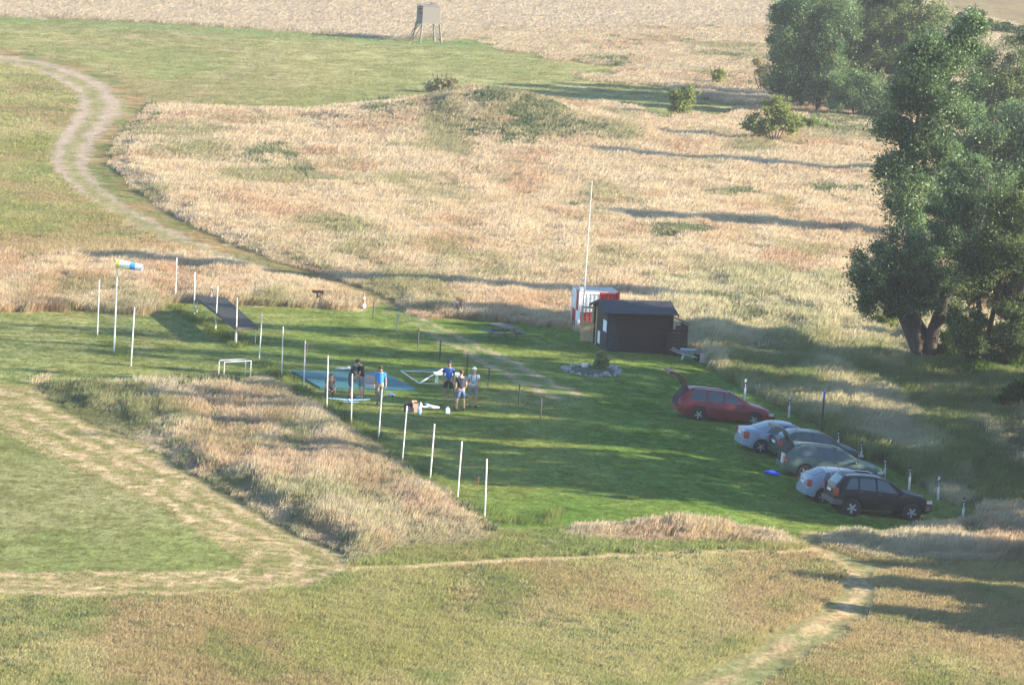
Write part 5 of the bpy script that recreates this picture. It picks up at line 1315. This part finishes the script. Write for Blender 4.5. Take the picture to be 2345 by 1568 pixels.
# brown sign board and small posts in the grass
b_ = top_base(728, 664, .75); root = empty('wooden_sign', b_); tag(root, 'small brown wooden sign standing in dry grass by the track', 'sign')
mb = MB(); mb.box((0, 0, .66), (.58, .03, .16)); mb.build('board', BROWNT, root); mb = MB(); mb.box((-.02, .035, .33), (.1, .04, .8)); mb.build('post', BROWNT, root)
mb = MB(); mb.tube([(0, 0, -.1), (.02, 0, .8)], .035, 6); o = mb.build('marker_peg', ORANGE, smooth=40, loc=top_base(371, 658, .8)); tag(o, 'red marker peg in dry grass near the far fence post', 'marker peg')
for lb, x, y, h in (('short red marker peg on the lawn behind the near fence posts', 975, 1006, .35), ('short red marker peg between the last two fence posts', 1094, 1090, .4), ('orange marker peg at the foot of the last fence post', 1143, 1180, .3), ('thin red marker peg behind the seventh fence post', 703, 786, .55)):
    mb = MB(); mb.tube([(0, 0, -.1), (.05, 0, h)], .014, 6); o = mb.build('marker_peg', mat('dull_red', (.32, .05, .04), .7), smooth=40, loc=top_base(x, y, h)); tag(o, lb, 'marker peg')
# flower bed, its shrub, barrow and box
b_ = gp(1357, 851); root = empty('flower_bed', b_); tag(root, 'oval flower bed edged with pale grey stones on the lawn', 'flower bed')
mb = MB(); mb.blob((0, 0, -.02), (1.15, 1.5, .16), 20, 8, .05); mb.build('soil', mat('dark_soil', (.05, .06, .03), .95, var=.4, bump=.6), root, smooth=60)
STM = mat('pale_stone', (.24, .245, .255), .85, var=.35, scale=9, bump=.5); rr = random.Random(4)
for k in range(30):
    an = 2 * math.pi * k / 30; s = rr.uniform(.07, .17); mb = MB()
    mb.blob((0, 0, 0), (s * 1.25, s, s * rr.uniform(.7, 1.1)), 9, 6, .16)
    x, y = 1.25 * math.cos(an) * rr.uniform(.9, 1.1), 1.75 * math.sin(an) * rr.uniform(.9, 1.1)
    o = mb.build('stone', STM, root, smooth=50, loc=(x, y, gz(b_.x + x, b_.y + y) - b_.z + s * .6)); o.rotation_euler = (0, 0, rr.uniform(0, 3))
mb = MB(); mb.blob((0, 0, 0), (.16, .15, .15), 12, 8, .06); o = mb.build('rock', mat('cream_stone', (.66, .56, .46), .85, var=.15), smooth=60, loc=gp(1339, 846) + Vector((0, 0, .2))); tag(o, 'round cream-coloured rock lying in the flower bed', 'rock')
KEEP.append((b_.x, b_.y, 1.7))
GROW, LEAFN = 1.0, 1.0
tree_px('shrub', 'leafy upright shrub growing in the stone-edged flower bed', 'shrub', (1377, 850), [[(1377, 851, 1), (1374, 836, .7), (1371, 815, .4)], [(1379, 851, 1), (1382, 830, .7), (1386, 812, .4)]], [(1374, 840, 10, 9), (1368, 824, 4, 17), (1376, 816, 4, 19), (1384, 820, 4, 17), (1391, 830, 4, 13), (1363, 834, 4, 11), (1380, 832, 6, 14)], 3200, .10, (TL(136, 152, 98), TL(190, 198, 138)), 77, sub=.11, gap=1.6)
b_ = gp(1574, 826); root = empty('wheelbarrow', b_, R(-12)); tag(root, 'grey metal wheelbarrow parked by the shed lean-to', 'wheelbarrow')
mb = MB(); lo_ = [(-.22, -.16), (.26, -.14), (.26, .14), (-.22, .16)]; hi_ = [(-.36, -.3), (.44, -.27), (.44, .27), (-.36, .3)]
for i in range(4): j = (i + 1) % 4; mb.quad((*lo_[i], .3), (*lo_[j], .3), (*hi_[j], .58), (*hi_[i], .58)); mb.quad((*lo_[i], .31), (*hi_[i], .585), (*hi_[j], .585), (*lo_[j], .31))
mb.quad(*[(*p, .3) for p in lo_]); mb.build('tray', GALV, root)
mb = MB()
for s in (-1, 1): mb.tube([(.5, s * .05, .2), (.0, s * .2, .3), (-.5, s * .27, .42), (-.85, s * .28, .56)], .018, 6); mb.tube([(-.2, s * .22, .32), (-.28, s * .24, .0)], .018, 6)
mb.build('handles', ALU, root); mb = MB(); mb.lathe([(.05, -.04), (.19, -.03), (.19, .03), (.05, .04)], 16, 'y', (.52, 0, .19)); mb.build('wheel', TYRE, root)
b_ = gp(1613, 830); root = empty('wooden_box', b_, R(10)); tag(root, 'pale open wooden box in the grass right of the wheelbarrow', 'box')
mb = MB()
for x, y, sx, sy in ((0, -.25, .55, .03), (0, .25, .55, .03), (-.26, 0, .03, .47), (.26, 0, .03, .47)): mb.box((x, y, .22), (sx, sy, .46))
mb.build('box_sides', GREYW, root); mb = MB(); mb.box((0, 0, .02), (.48, .46, .03)); mb.build('box_bottom', GREYW, root)

# ------------------------------------------------------------------ people
SKIN = mat('skin', (.40, .23, .16), .6, var=.08, scale=12); SKIN2 = mat('skin_tan', (.34, .19, .135), .6, var=.08, scale=12)
HAIRD = mat('dark_hair', (.02, .016, .014), .8, var=.3, scale=40); HAIRB = mat('brown_hair', (.06, .035, .022), .8, var=.3, scale=40); SHOE = mat('dark_shoe', (.03, .03, .035), .7)
def cloth(n, c): return mat(n, c, .9, var=.12, scale=7, bump=.25)
def skin_mesh(name, nodes, edges, mats_, parent, sub=2):
    """one smooth skin over a skeleton: nodes {key: (pos, radius)}; the first node is the root"""
    keys = list(nodes); me = bpy.data.meshes.new(name + '_skeleton')
    me.from_pydata([nodes[k][0] for k in keys], [(keys.index(a), keys.index(b)) for a, b in edges], [])
    o = bpy.data.objects.new(name + '_skeleton', me); COL.objects.link(o)
    o.modifiers.new('skin', 'SKIN').use_smooth_shade = True
    sv = me.skin_vertices[0].data
    for i, k in enumerate(keys):
        r = nodes[k][1]; sv[i].radius = (r, r) if not hasattr(r, '__len__') else r; sv[i].use_root = (i == 0)
    s = o.modifiers.new('sub', 'SUBSURF'); s.levels = s.render_levels = sub
    dg = bpy.context.evaluated_depsgraph_get(); dg.update()
    m2 = bpy.data.meshes.new_from_object(o.evaluated_get(dg)); m2.name = name
    bpy.data.objects.remove(o); bpy.data.meshes.remove(me)
    m2.materials.clear(); m2.materials.append(mats_)
    for p in m2.polygons: p.use_smooth = True
    return m2
def join_into(me, mb):
    n = len(me.vertices); v = [tuple(x.co) for x in me.vertices] + mb.v; f = [tuple(p.vertices) for p in me.polygons] + [tuple(n + i for i in q) for q in mb.f]
    m2 = bpy.data.meshes.new(me.name); m2.from_pydata(v, [], f); m2.materials.append(me.materials[0])
    for p in m2.polygons: p.use_smooth = True
    bpy.data.meshes.remove(me); return m2
def person(label, foot, face, P):
    """face: heading in degrees (0 = towards +x, -90 = towards the camera); P: pose and clothes"""
    h = P.get('h', 1.8) / 1.8
    b_ = gp(*foot); root = empty('person', b_, R(face - 90)); root.scale = (h, h, h); tag(root, label, 'person')
    # local: y forward, x to the person's right
    lean = P.get('lean', 0.0); bow = P.get('bow', 0.0); st = P.get('stance', .11); step = P.get('step', 0.0); crouch = P.get('crouch', False)
    J = {}
    J['pelvis'] = ((0, 0, .96), .13)
    J['waist'] = ((0, .02 + lean * .12, 1.10), .125)
    J['chest'] = ((0, .02 + lean * .30, 1.30), .145)
    J['collar'] = ((0, .01 + lean * .42, 1.45), .085)
    J['neck'] = ((0, .02 + lean * .48 + bow * .03, 1.53), .055)
    J['jaw'] = ((0, .05 + lean * .52 + bow * .10, 1.605 - bow * .03), .07)
    J['skull'] = ((0, .03 + lean * .55 + bow * .15, 1.70 - bow * .07), .095)
    for s, k in ((1, 'r'), (-1, 'l')):
        J['hip' + k] = ((s * .10, 0, .90), .105)
        J['knee' + k] = ((s * (st * .6 + .05), .03 + s * step * .5, .50), .065)
        J['calf' + k] = ((s * (st * .8 + .03), -.01 + s * step * .75, .36), .062)
        J['ankle' + k] = ((s * st, -.03 + s * step, .09), .042)
        J['toe' + k] = ((s * (st + .03), .15 + s * step, .035), .04)
        J['shoulder' + k] = ((s * .185, .0 + lean * .40, 1.43), .07)
        el, wr = P['arms'][0 if s > 0 else 1]
        J['elbow' + k] = ((s * el[0], el[1] + lean * .2, el[2]), .048)
        J['wrist' + k] = ((s * wr[0], wr[1] + lean * .1, wr[2]), .033)
        d = Vector(J['wrist' + k][0]) - Vector(J['elbow' + k][0]); d.normalize()
        J['palm' + k] = (tuple(Vector(J['wrist' + k][0]) + d * .075), .038)
    E = [('pelvis', 'waist'), ('waist', 'chest'), ('chest', 'collar'), ('collar', 'neck'), ('neck', 'jaw'), ('jaw', 'skull')]
    for k in 'rl': E += [('pelvis', 'hip' + k), ('hip' + k, 'knee' + k), ('knee' + k, 'calf' + k), ('calf' + k, 'ankle' + k), ('ankle' + k, 'toe' + k), ('collar', 'shoulder' + k), ('shoulder' + k, 'elbow' + k), ('elbow' + k, 'wrist' + k), ('wrist' + k, 'palm' + k)]
    if crouch:
        for k, (p, r) in list(J.items()):
            if k[:-1] in ('knee', 'calf', 'ankle', 'toe'): continue
            J[k] = ((p[0], p[1] - .05, p[2] - .52), r)
        for s, k in ((1, 'r'), (-1, 'l')):
            J['knee' + k] = ((s * .2, .36, .46), .07); J['calf' + k] = ((s * .18, .24, .28), .062); J['ankle' + k] = ((s * .15, .06, .09), .045); J['toe' + k] = ((s * .17, .22, .04), .042)
    me = skin_mesh('body', J, E, P.get('skin', SKIN), root)
    f = MB()   # nose, ears, fingers, thumbs
    sk, jw = Vector(J['skull'][0]), Vector(J['jaw'][0]); up = (sk - jw).normalized(); fw = Vector((0, up.z, -up.y)).normalized()
    q = sk + fw * .09 - up * .04; f.tube([q + up * .03, q + fw * .02, q - up * .025 - fw * .01], [.008, .016, .012], 6)
    for s in (-1, 1): f.blob(sk + Vector((s * .09, 0, 0)) - up * .035, (.012, .025, .034), 8, 5)
    for k, s in (('r', 1), ('l', -1)):
        w, pl = Vector(J['wrist' + k][0]), Vector(J['palm' + k][0]); d = (pl - w).normalized(); side = d.cross(Vector((1, 0, 0))).normalized(); inn = Vector((-s, 0, 0))
        for i in range(4):
            o_ = side * (.027 - .018 * i); L = (.07, .08, .075, .058)[i]
            f.tube([pl + d * .02 + o_, pl + d * (.03 + L * .5) + o_ + inn * .012, pl + d * (.02 + L * .9) + o_ + inn * .035], [.0095, .009, .007], 6)
        f.tube([w + d * .04 + side * .03, pl + side * .055 + inn * .01, pl + d * .035 + side * .058 + inn * .02], [.012, .011, .008], 6)
    me = join_into(me, f); o = bpy.data.objects.new('body', me); COL.objects.link(o); o.parent = root
    def shell(name, keys, edges, grow, m, tweak={}):
        n = {}
        for k in keys:
            p, r = J[k[1:]] if k[0] == '=' else J[k]; n[k] = (tweak.get(k, (p, 0))[0], (tweak[k][1] if k in tweak else r + grow))
        for k, v in tweak.items():
            if k not in n: n[k] = v
        o = bpy.data.objects.new(name, skin_mesh(name, n, edges, m, root)); COL.objects.link(o); o.parent = root; return o
    mid = lambda a, b, t: tuple(Vector(J[a][0]).lerp(Vector(J[b][0]), t))
    sl = P.get('sleeve', .62)
    tw = {'hem': (mid('pelvis', 'waist', -.35), .165), 'sr': (mid('shoulderr', 'elbowr', sl), .068), 'sl': (mid('shoulderl', 'elbowl', sl), .068), 'ctop': (mid('collar', 'neck', .35), .075)}
    E2 = [('chest', 'waist'), ('waist', 'hem'), ('chest', 'collar'), ('collar', 'ctop')] + [('collar', 'shoulder' + k) for k in 'rl'] + [('shoulderr', 'sr'), ('shoulderl', 'sl')]
    shirt = shell('shirt', ['chest', 'waist', 'collar', 'shoulderr', 'shoulderl'], E2, .026, P['shirt'], tw)
    if P.get('sleeves2'):
        for k in 'rl':
            tw2 = {'b': (mid('shoulder' + k, 'elbow' + k, sl + .05), .074)}
            shell('sleeve', ['shoulder' + k], [('shoulder' + k, 'b')], .034, P['sleeves2'], tw2)
    E3 = [('pelvis', 'hipr'), ('pelvis', 'hipl'), ('pelvis', 'belt')]; tw = {'belt': (mid('pelvis', 'waist', .45), .135)}
    if P['legs'] == 'short':
        for k in 'rl': tw['t' + k] = (mid('hip' + k, 'knee' + k, .95), .105); E3 += [('hip' + k, 't' + k)]
        shell('shorts', ['pelvis', 'hipr', 'hipl'], E3, .018, P['trouser'], tw)
    else:
        for k in 'rl': tw['t' + k] = (mid('calf' + k, 'ankle' + k, .9), .07); E3 += [('hip' + k, 'knee' + k), ('knee' + k, 't' + k)]
        shell('trousers', ['pelvis', 'hipr', 'hipl', 'kneer', 'kneel'], E3, .02, P['trouser'], tw)
    for k in 'rl':
        a, t = Vector(J['ankle' + k][0]), Vector(J['toe' + k][0])
        s_ = MB(); s_.tube([a + Vector((0, -.055, -.04)), a + Vector((0, .0, -.03)), a.lerp(t, .6) + Vector((0, 0, .004)), t + Vector((0, .05, .005))], [.035, .055, .05, .03], 10); oo = s_.build('shoe', P.get('shoe', SHOE), root, smooth=60)
    if P.get('hair') is not None:
        g = MB(); c_ = sk - fw * .014 + up * .018; g.blob((0, 0, 0), (.104, .112, .1), 16, 10, .04)
        keep = [fc for fc in g.f if sum(g.v[i][2] for i in fc) / len(fc) > -.05 - (0 if sum(g.v[i][1] for i in fc) / len(fc) < .03 else -.085)]
        g.f = keep; g.m = [0] * len(keep); oo = g.build('hair', P['hair'], root, smooth=80, loc=c_); oo.rotation_euler = (-math.atan2(up.y, up.z), 0, 0)
    if P.get('cap') is not None:
        g = MB(); g.lathe([(.108, -.01), (.108, .03), (.09, .08), (.05, .108), (.001, .114)], 16, 'z'); n = len(g.v)
        g.prism([(-.08, .09), (.08, .09), (.065, .18), (0, .205), (-.065, .18)], -.004, .012, 'xy')
        oo = g.build('cap', P['cap'], root, smooth=50, loc=sk + up * .03 - fw * .005); oo.rotation_euler = (-math.atan2(up.y, up.z) - .05, 0, math.pi if P.get('capback') else 0)
    e_ = MB()
    for s in (-1, 1): e_.blob(sk + fw * .083 - up * .012 + Vector((s * .035, 0, 0)), (.016, .01, .009), 8, 5)
    e_.tube([sk + fw * .078 - up * .085 + Vector((-.025, 0, 0)), sk + fw * .087 - up * .086, sk + fw * .078 - up * .085 + Vector((.025, 0, 0))], .006, 5)
    e_.build('face_features', P.get('glasses', HAIRD), root)
    return root, J
RELAX = [((.25, -.02, 1.16), (.26, .06, .92)), ((.25, -.02, 1.16), (.26, .06, .92))]
HOLD = [((.23, .02, 1.17), (.14, .27, 1.10)), ((.23, .02, 1.17), (.14, .27, 1.10))]
person('man in dark grey T-shirt with dark hair, bent towards a bald man', (801, 912), 8, dict(h=1.82, lean=.35, bow=.4, arms=[((.24, .12, 1.14), (.16, .34, .98)), ((.24, .12, 1.14), (.16, .34, .98))], shirt=cloth('dark_grey_cloth', (.04, .048, .055)), legs='short', trouser=cloth('dark_check_cloth', (.05, .075, .09)), hair=HAIRD, skin=SKIN2))
person('man in black T-shirt and patterned teal shorts with head bowed', (826, 912), 172, dict(h=1.80, lean=.12, bow=.9, arms=[((.22, .04, 1.15), (.18, .20, .93)), ((.22, .04, 1.15), (.18, .20, .93))], shirt=cloth('black_cloth', (.011, .011, .013)), legs='short', trouser=cloth('teal_check_cloth', (.08, .17, .19)), skin=mat('fair_skin', (.52, .27, .19), .6), shoe=mat('pale_shoe', (.4, .42, .45), .7), stance=.10))
person('man in bright blue polo shirt and khaki trousers', (868, 927), -84, dict(h=1.80, bow=.5, arms=RELAX, shirt=cloth('bright_blue_cloth', (.035, .21, .62)), legs='long', trouser=cloth('khaki_cloth', (.17, .16, .12)), hair=HAIRB, stance=.08))
person('man in blue shirt with black sleeves, black shorts and dark cap', (1025, 917), -92, dict(h=1.82, arms=RELAX, shirt=cloth('royal_blue_cloth', (.018, .11, .38)), sleeves2=cloth('navy_black_cloth', (.01, .012, .018)), legs='short', trouser=cloth('black_short_cloth', (.014, .015, .018)), cap=cloth('dark_cap_cloth', (.02, .03, .07)), stance=.17, step=.0, skin=SKIN2, shoe=SKIN2))
person('man seen from behind in dark navy T-shirt and denim shorts', (1053, 940), 112, dict(h=1.84, arms=[((.24, .0, 1.16), (.22, .12, .95)), ((.24, -.02, 1.16), (.25, .03, .93))], shirt=cloth('navy_cloth', (.018, .024, .045)), legs='short', trouser=cloth('denim_cloth', (.06, .10, .2)), hair=mat('reddish_hair', (.07, .03, .025), .8), stance=.19, step=.05))
rt, J6 = person('man in white cap and white T-shirt with shoulder straps and grey shorts', (1082, 932), -88, dict(h=1.80, arms=[((.25, .0, 1.16), (.25, .1, .94)), ((.25, .0, 1.16), (.2, .18, 1.0))], shirt=cloth('white_cloth', (.50, .54, .6)), legs='short', trouser=cloth('grey_short_cloth', (.17, .18, .2)), cap=cloth('white_cap_cloth', (.7, .72, .76)), stance=.13, shoe=SHOE))
mb = MB(); STRAP = mat('brown_strap', (.09, .075, .05), .8)
for s in (-1, 1): mb.tube([(s * .1, -.14, 1.3), (s * .11, -.08, 1.5), (s * .10, .10, 1.49), (s * .12, .18, 1.36), (s * .09, .19, 1.18), (.02, .19, 1.12)], .018, 6)
mb.build('harness_straps', STRAP, rt, smooth=60)
person('person with brown hair crouching behind dry grass by the teal mat', (752, 912), -70, dict(h=1.75, lean=.5, bow=.8, crouch=True, arms=[((.24, .2, 1.1), (.12, .4, 1.0)), ((.24, .2, 1.1), (.12, .4, 1.0))], shirt=cloth('grey_brown_cloth', (.13, .115, .10)), legs='long', trouser=cloth('dull_grey_cloth', (.10, .10, .10)), hair=mat('brown_curly_hair', (.085, .055, .035), .9, var=.5, scale=30)))
# ------------------------------------------------------------------ things lying on the lawn
FOAMW = mat('white_foam', (.62, .70, .80), .5, var=.08); FOAMB = mat('pale_blue_foam', (.20, .42, .66), .5, var=.1)
def model_plane(label, px, py, deg, span, L, dz=.12):
    b_ = gp(px, py); root = empty('model_plane', b_ + Vector((0, 0, .02)), R(deg)); tag(root, label, 'model plane')
    mb = MB(); mb.tube([(L * .5, 0, dz), (L * .42, 0, dz), (L * .15, 0, dz + .03), (-L * .1, 0, dz + .02), (-L * .5, 0, dz + .04)], [.02, .055, .075, .05, .018], 10); mb.build('fuselage', FOAMW, root, smooth=50)
    for s in (-1, 1):
        mb = MB(); y0, y1 = s * .03, s * span / 2
        a = [(L * .20, y0), (L * .12, y1), (-L * .02, y1), (-L * .06, y0)]
        top_ = [(x, y, dz + .07 + abs(y) * .06) for x, y in a]; bot = [(x, y, z - .022) for x, y, z in top_]
        mb.quad(*top_); mb.quad(*bot[::-1])
        for i in range(4): j = (i + 1) % 4; mb.quad(top_[i], bot[i], bot[j], top_[j])
        mb.build('wing', FOAMB if span > 1.2 else FOAMW, root)
        mb = MB(); mb.prism([(-L * .36, 0), (-L * .40, s * span * .17), (-L * .5, s * span * .17), (-L * .5, 0)], dz + .04, dz + .055, 'xy'); mb.build('tailplane', FOAMB, root)
        mb = MB(); mb.tube([(L * .12, s * .05, dz - .02), (L * .14, s * .13, .05)], .008, 5); mb.lathe([(.045, -.012), (.045, .012)], 10, 'y', (L * .14, s * .14, .045)); mb.build('wheel', TYRE, root)
    mb = MB(); mb.prism([(-L * .34, dz + .04), (-L * .44, dz + .24), (-L * .51, dz + .24), (-L * .5, dz + .04)], -.008, .008, 'xz'); mb.build('fin', FOAMW, root)
    return root
model_plane('white and pale blue model plane beside the cardboard bag', 984, 940, 24, 1.1, .95)
model_plane('long-winged pale blue model plane lying behind the near fence posts', 800, 926, 100, 1.9, 1.15)
model_plane('tiny white model plane on the lawn right of the man in bright blue', 895, 909, 10, .5, .42, .06)
mb = MB(); mb.box((0, 0, .2), (.24, .2, .4)); mb.quad((-.12, -.1, .4), (.12, -.1, .4), (.10, -.2, .48), (-.10, -.2, .48)); mb.quad((-.12, .1, .4), (.12, .1, .4), (.12, .17, .50), (-.12, .17, .5)); o = mb.build('cardboard_box', mat('pinkish_card', (.36, .21, .16), .85), loc=gp(950, 943)); o.rotation_euler = (0, 0, .3); tag(o, 'pinkish brown cardboard box standing on the lawn', 'box')
root = empty('tool_case', gp(936, 943), R(10)); tag(root, 'dark open tool case left of the cardboard box', 'case')
mb = MB(); mb.box((0, 0, .1), (.42, .28, .2)); mb.build('case_body', TRIM, root); mb = MB(); mb.box((0, .17, .32), (.42, .04, .26)); mb.build('lid', TRIM, root); mb = MB(); mb.box((-.08, -.16, .14), (.1, .05, .1)); mb.build('blue_latch', mat('blue_plastic', (.03, .13, .5), .4), root)
mb = MB(); mb.box((0, 0, .23), (.05, .3, .02)); mb.build('handle', ORANGE, root)
root = empty('water_bottle', gp(960, 949)); tag(root, 'white bottle with teal base in front of the cardboard box', 'bottle')
mb = MB(); mb.lathe([(.09, .08), (.11, .2), (.085, .3), (.03, .34), (.03, .38), (.001, .38)], 14); mb.build('bottle_body', FOAMW, root, smooth=50); mb = MB(); mb.lathe([(.088, 0), (.09, .085)], 14); mb.build('bottle_base', mat('teal_plastic', (.02, .3, .3), .5), root, smooth=50)
root = empty('jerry_can', gp(1025, 947), R(20)); tag(root, 'small white jerry can at the feet of the man in denim shorts', 'can')
mb = MB(); mb.prism([(-.09, 0), (.09, 0), (.09, .2), (.03, .28), (-.06, .28), (-.09, .22)], -.06, .06, 'xz'); mb.build('can_body', FOAMW, root); mb = MB(); mb.lathe([(.025, .28), (.025, .32), (.001, .32)], 10); mb.build('can_cap', FOAMB, root)
root = empty('folding_chair', gp(846, 902), R(5)); tag(root, 'grey folding chair between the black T-shirt and the blue polo shirt', 'chair')
CG = mat('grey_chair_cloth', (.10, .11, .15), .9)
mb = MB(); mb.box((0, .2, .66), (.52, .025, .36)); mb.build('backrest', CG, root); mb = MB(); mb.box((0, -.05, .42), (.5, .46, .025)); mb.build('seat', CG, root)
for s in (-.27, .27):
    mb = MB(); mb.tube([(s, -.28, 0), (s, .21, .44), (s, .22, .88)], .014, 6); mb.build('leg', TRIM, root); mb = MB(); mb.tube([(s, .24, 0), (s, -.26, .43)], .014, 6); mb.build('leg', TRIM, root)
mb = MB(); mb.blob((0, 0, .09), (.26, .16, .09), 14, 8, .25); mb.blob((.26, -.1, .05), (.18, .12, .07), 12, 7, .2); o = mb.build('plastic_bag', mat('blue_bag_plastic', (.012, .06, .50), .4, var=.2), smooth=30, loc=gp(1764, 1086)); tag(o, 'crumpled bright blue plastic bag behind the grey-green estate', 'bag')
mb = MB(); mb.blob((0, 0, .05), (.3, .12, .05), 12, 6, .3); mb.blob((.3, .1, .08), (.12, .1, .07), 10, 6, .2); o = mb.build('white_cloth', PAPER, smooth=40, loc=gp(783, 846)); tag(o, 'small white cloth lying beyond the teal mat', 'cloth')
# greenery left unmown along the fences
EXTRA = [([(598, 835), (650, 868), (700, 905), (754, 940), (872, 1010), (991, 1095), (1110, 1185)], 300, .38), ([(222, 764), (262, 796), (304, 830)], 90, .28), ([(392, 700), (440, 728), (490, 762), (545, 797)], 200, .3), ([(440, 715), (520, 760), (560, 790)], 120, .3), ([(596, 832), (604, 830)], 10, .25), ([(1165, 1196), (1255, 1188), (1270, 1180)], 60, .5), ([(750, 925), (800, 968), (870, 1010)], 60, .5)]
plant()
finish_plants()

# ------------------------------------------------------------------ hazy evening air
def make_haze():
    mb = MB()
    mb.box((0, 1690, 18.5), (18000, 3480, 43))
    m = bpy.data.materials.new('hazy_air'); m.use_nodes = True
    nt = m.node_tree
    for n in list(nt.nodes): nt.nodes.remove(n)
    out = nt.nodes.new('ShaderNodeOutputMaterial'); v = nt.nodes.new('ShaderNodeVolumePrincipled')
    v.inputs['Color'].default_value = (.90, .94, 1.0, 1)
    v.inputs['Density'].default_value = HAZE
    v.inputs['Anisotropy'].default_value = 0.35
    nt.links.new(v.outputs[0], out.inputs['Volume'])
    o = mb.build('haze', m); kind(o, 'stuff'); o['label'] = 'thin pale haze in the evening air'
make_haze()
